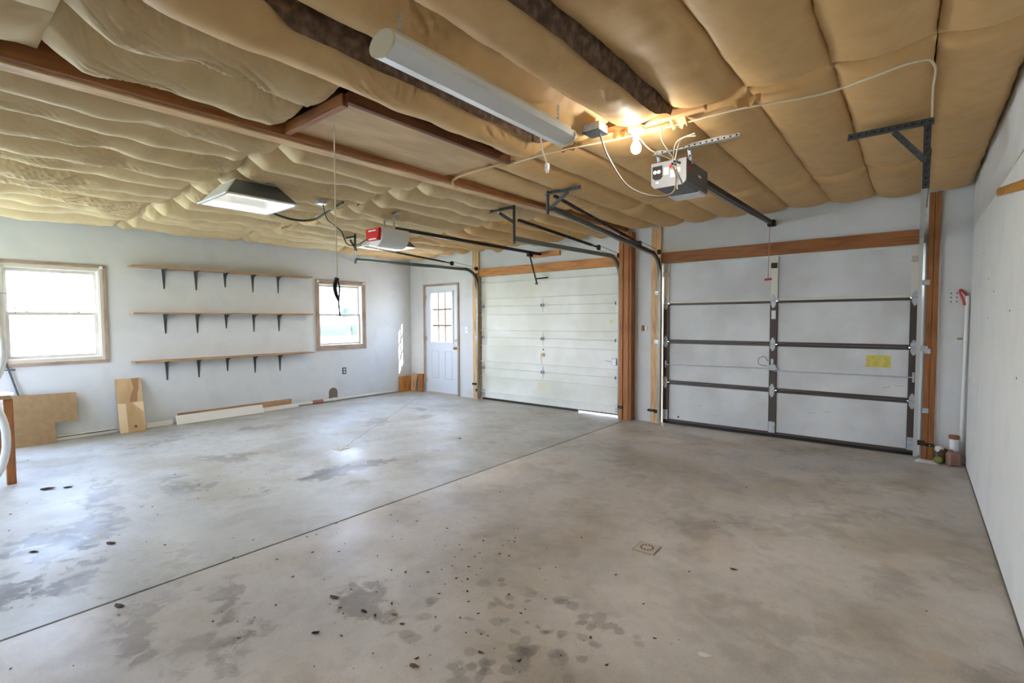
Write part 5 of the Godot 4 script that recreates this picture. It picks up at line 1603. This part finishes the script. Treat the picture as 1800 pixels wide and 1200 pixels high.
func hedge_mass(st: SurfaceTool, at: Vector3, size: Vector3) -> void:
	var nu := 28
	var nv := 12
	var pt := func(i: int, j: int) -> Vector3:
		var a := TAU * i / nu
		var b := PI / 2 * j / nv
		var v := Vector3(cos(a), 0, sin(a))
		v = Vector3(signf(v.x) * pow(absf(v.x), 0.4), 0, signf(v.z) * pow(absf(v.z), 0.4)) * pow(cos(b), 0.3) + Vector3(0, pow(sin(b), 0.5), 0)
		v *= 1.0 + 0.12 * fine.get_noise_3d(v.x * 40.0, v.y * 40.0 + at.z, v.z * 90.0)
		return at + v * Vector3(size.x / 2, size.y, size.z / 2)
	for i in nu:
		for j in nv:
			quad(st, pt.call(i, j), pt.call((i + 1) % nu, j), pt.call((i + 1) % nu, j + 1), pt.call(i, j + 1), pt.call(i, j) - at)

const LAMP_E := 0.42
const BULB_E := 0.07

func _ready() -> void:
	rng.seed = 5
	# camera, from the photograph's vanishing points
	var cam := Camera3D.new()
	cam.name = "camera"
	cam.fov = 69.2523
	cam.near = 0.05
	cam.far = 300.0
	cam.transform = Transform3D(Basis(Vector3(0.7745878, -0.00468, -0.632449), Vector3(-0.0243104, 0.9990133, -0.0371665), Vector3(0.6319989, 0.0441638, 0.7737098)), Vector3(7.84125, 1.40406, 6.39344))
	add_child(cam)
	# sky and exposure
	var we := WorldEnvironment.new()
	we.name = "environment"
	var env := Environment.new()
	env.background_mode = Environment.BG_SKY
	var sky := Sky.new()
	var sm := ProceduralSkyMaterial.new()
	sm.sky_top_color = Color(0.66, 0.79, 1.0)
	sm.sky_horizon_color = Color(0.93, 0.96, 1.0)
	sm.sky_curve = 0.2
	sm.ground_bottom_color = Color(0.55, 0.55, 0.5)
	sm.ground_horizon_color = Color(0.9, 0.93, 0.96)
	sm.sun_angle_max = 2.0
	sky.sky_material = sm
	env.sky = sky
	env.background_energy_multiplier = 9.0
	env.tonemap_mode = Environment.TONE_MAPPER_LINEAR
	env.tonemap_exposure = 3.05
	env.sdfgi_enabled = true
	env.ssao_enabled = true
	env.ssil_enabled = true
	we.environment = env
	add_child(we)
	# sun: from beyond the entry door, high on the right, so that it reaches the left wall by the corner
	var sun := DirectionalLight3D.new()
	sun.name = "sun"
	sun.light_energy = 7.0
	sun.light_color = Color(1.0, 0.96, 0.9)
	sun.light_angular_distance = 0.6
	sun.shadow_enabled = true
	add_child(sun)
	sun.look_at_from_position(Vector3.ZERO, Vector3(-0.9, -0.66, 0.32), Vector3.UP)

	for q in [[fold, 0.03, 3], [lump, 0.05, 4], [fine, 0.06, 6]]:
		q[0].noise_type = FastNoiseLite.TYPE_SIMPLEX_SMOOTH
		q[0].frequency = q[1]
		q[0].seed = q[2]
		q[0].fractal_octaves = 3
	make_materials()
	build_shell()
	build_ceiling()
	window("window_1", "large bright sash window at the left above the cardboard", 4.8, 5.775, M.sash)
	window("window_2", "small sash window right of the shelves with greenery outside", 1.05, 2.025, M.casing)
	back_window("window_3", "wide window in the back wall", 0.7, 2.7)
	added_glass_door("door_2", "unseen glazed double door added in the left wall behind the workbench for side daylight", 6.1, 7.75)
	entry_door()
	left_door()
	right_door()
	tracks()
	openers()
	lamps()
	cables()
	wall_things()
	floor_things()
	outside()
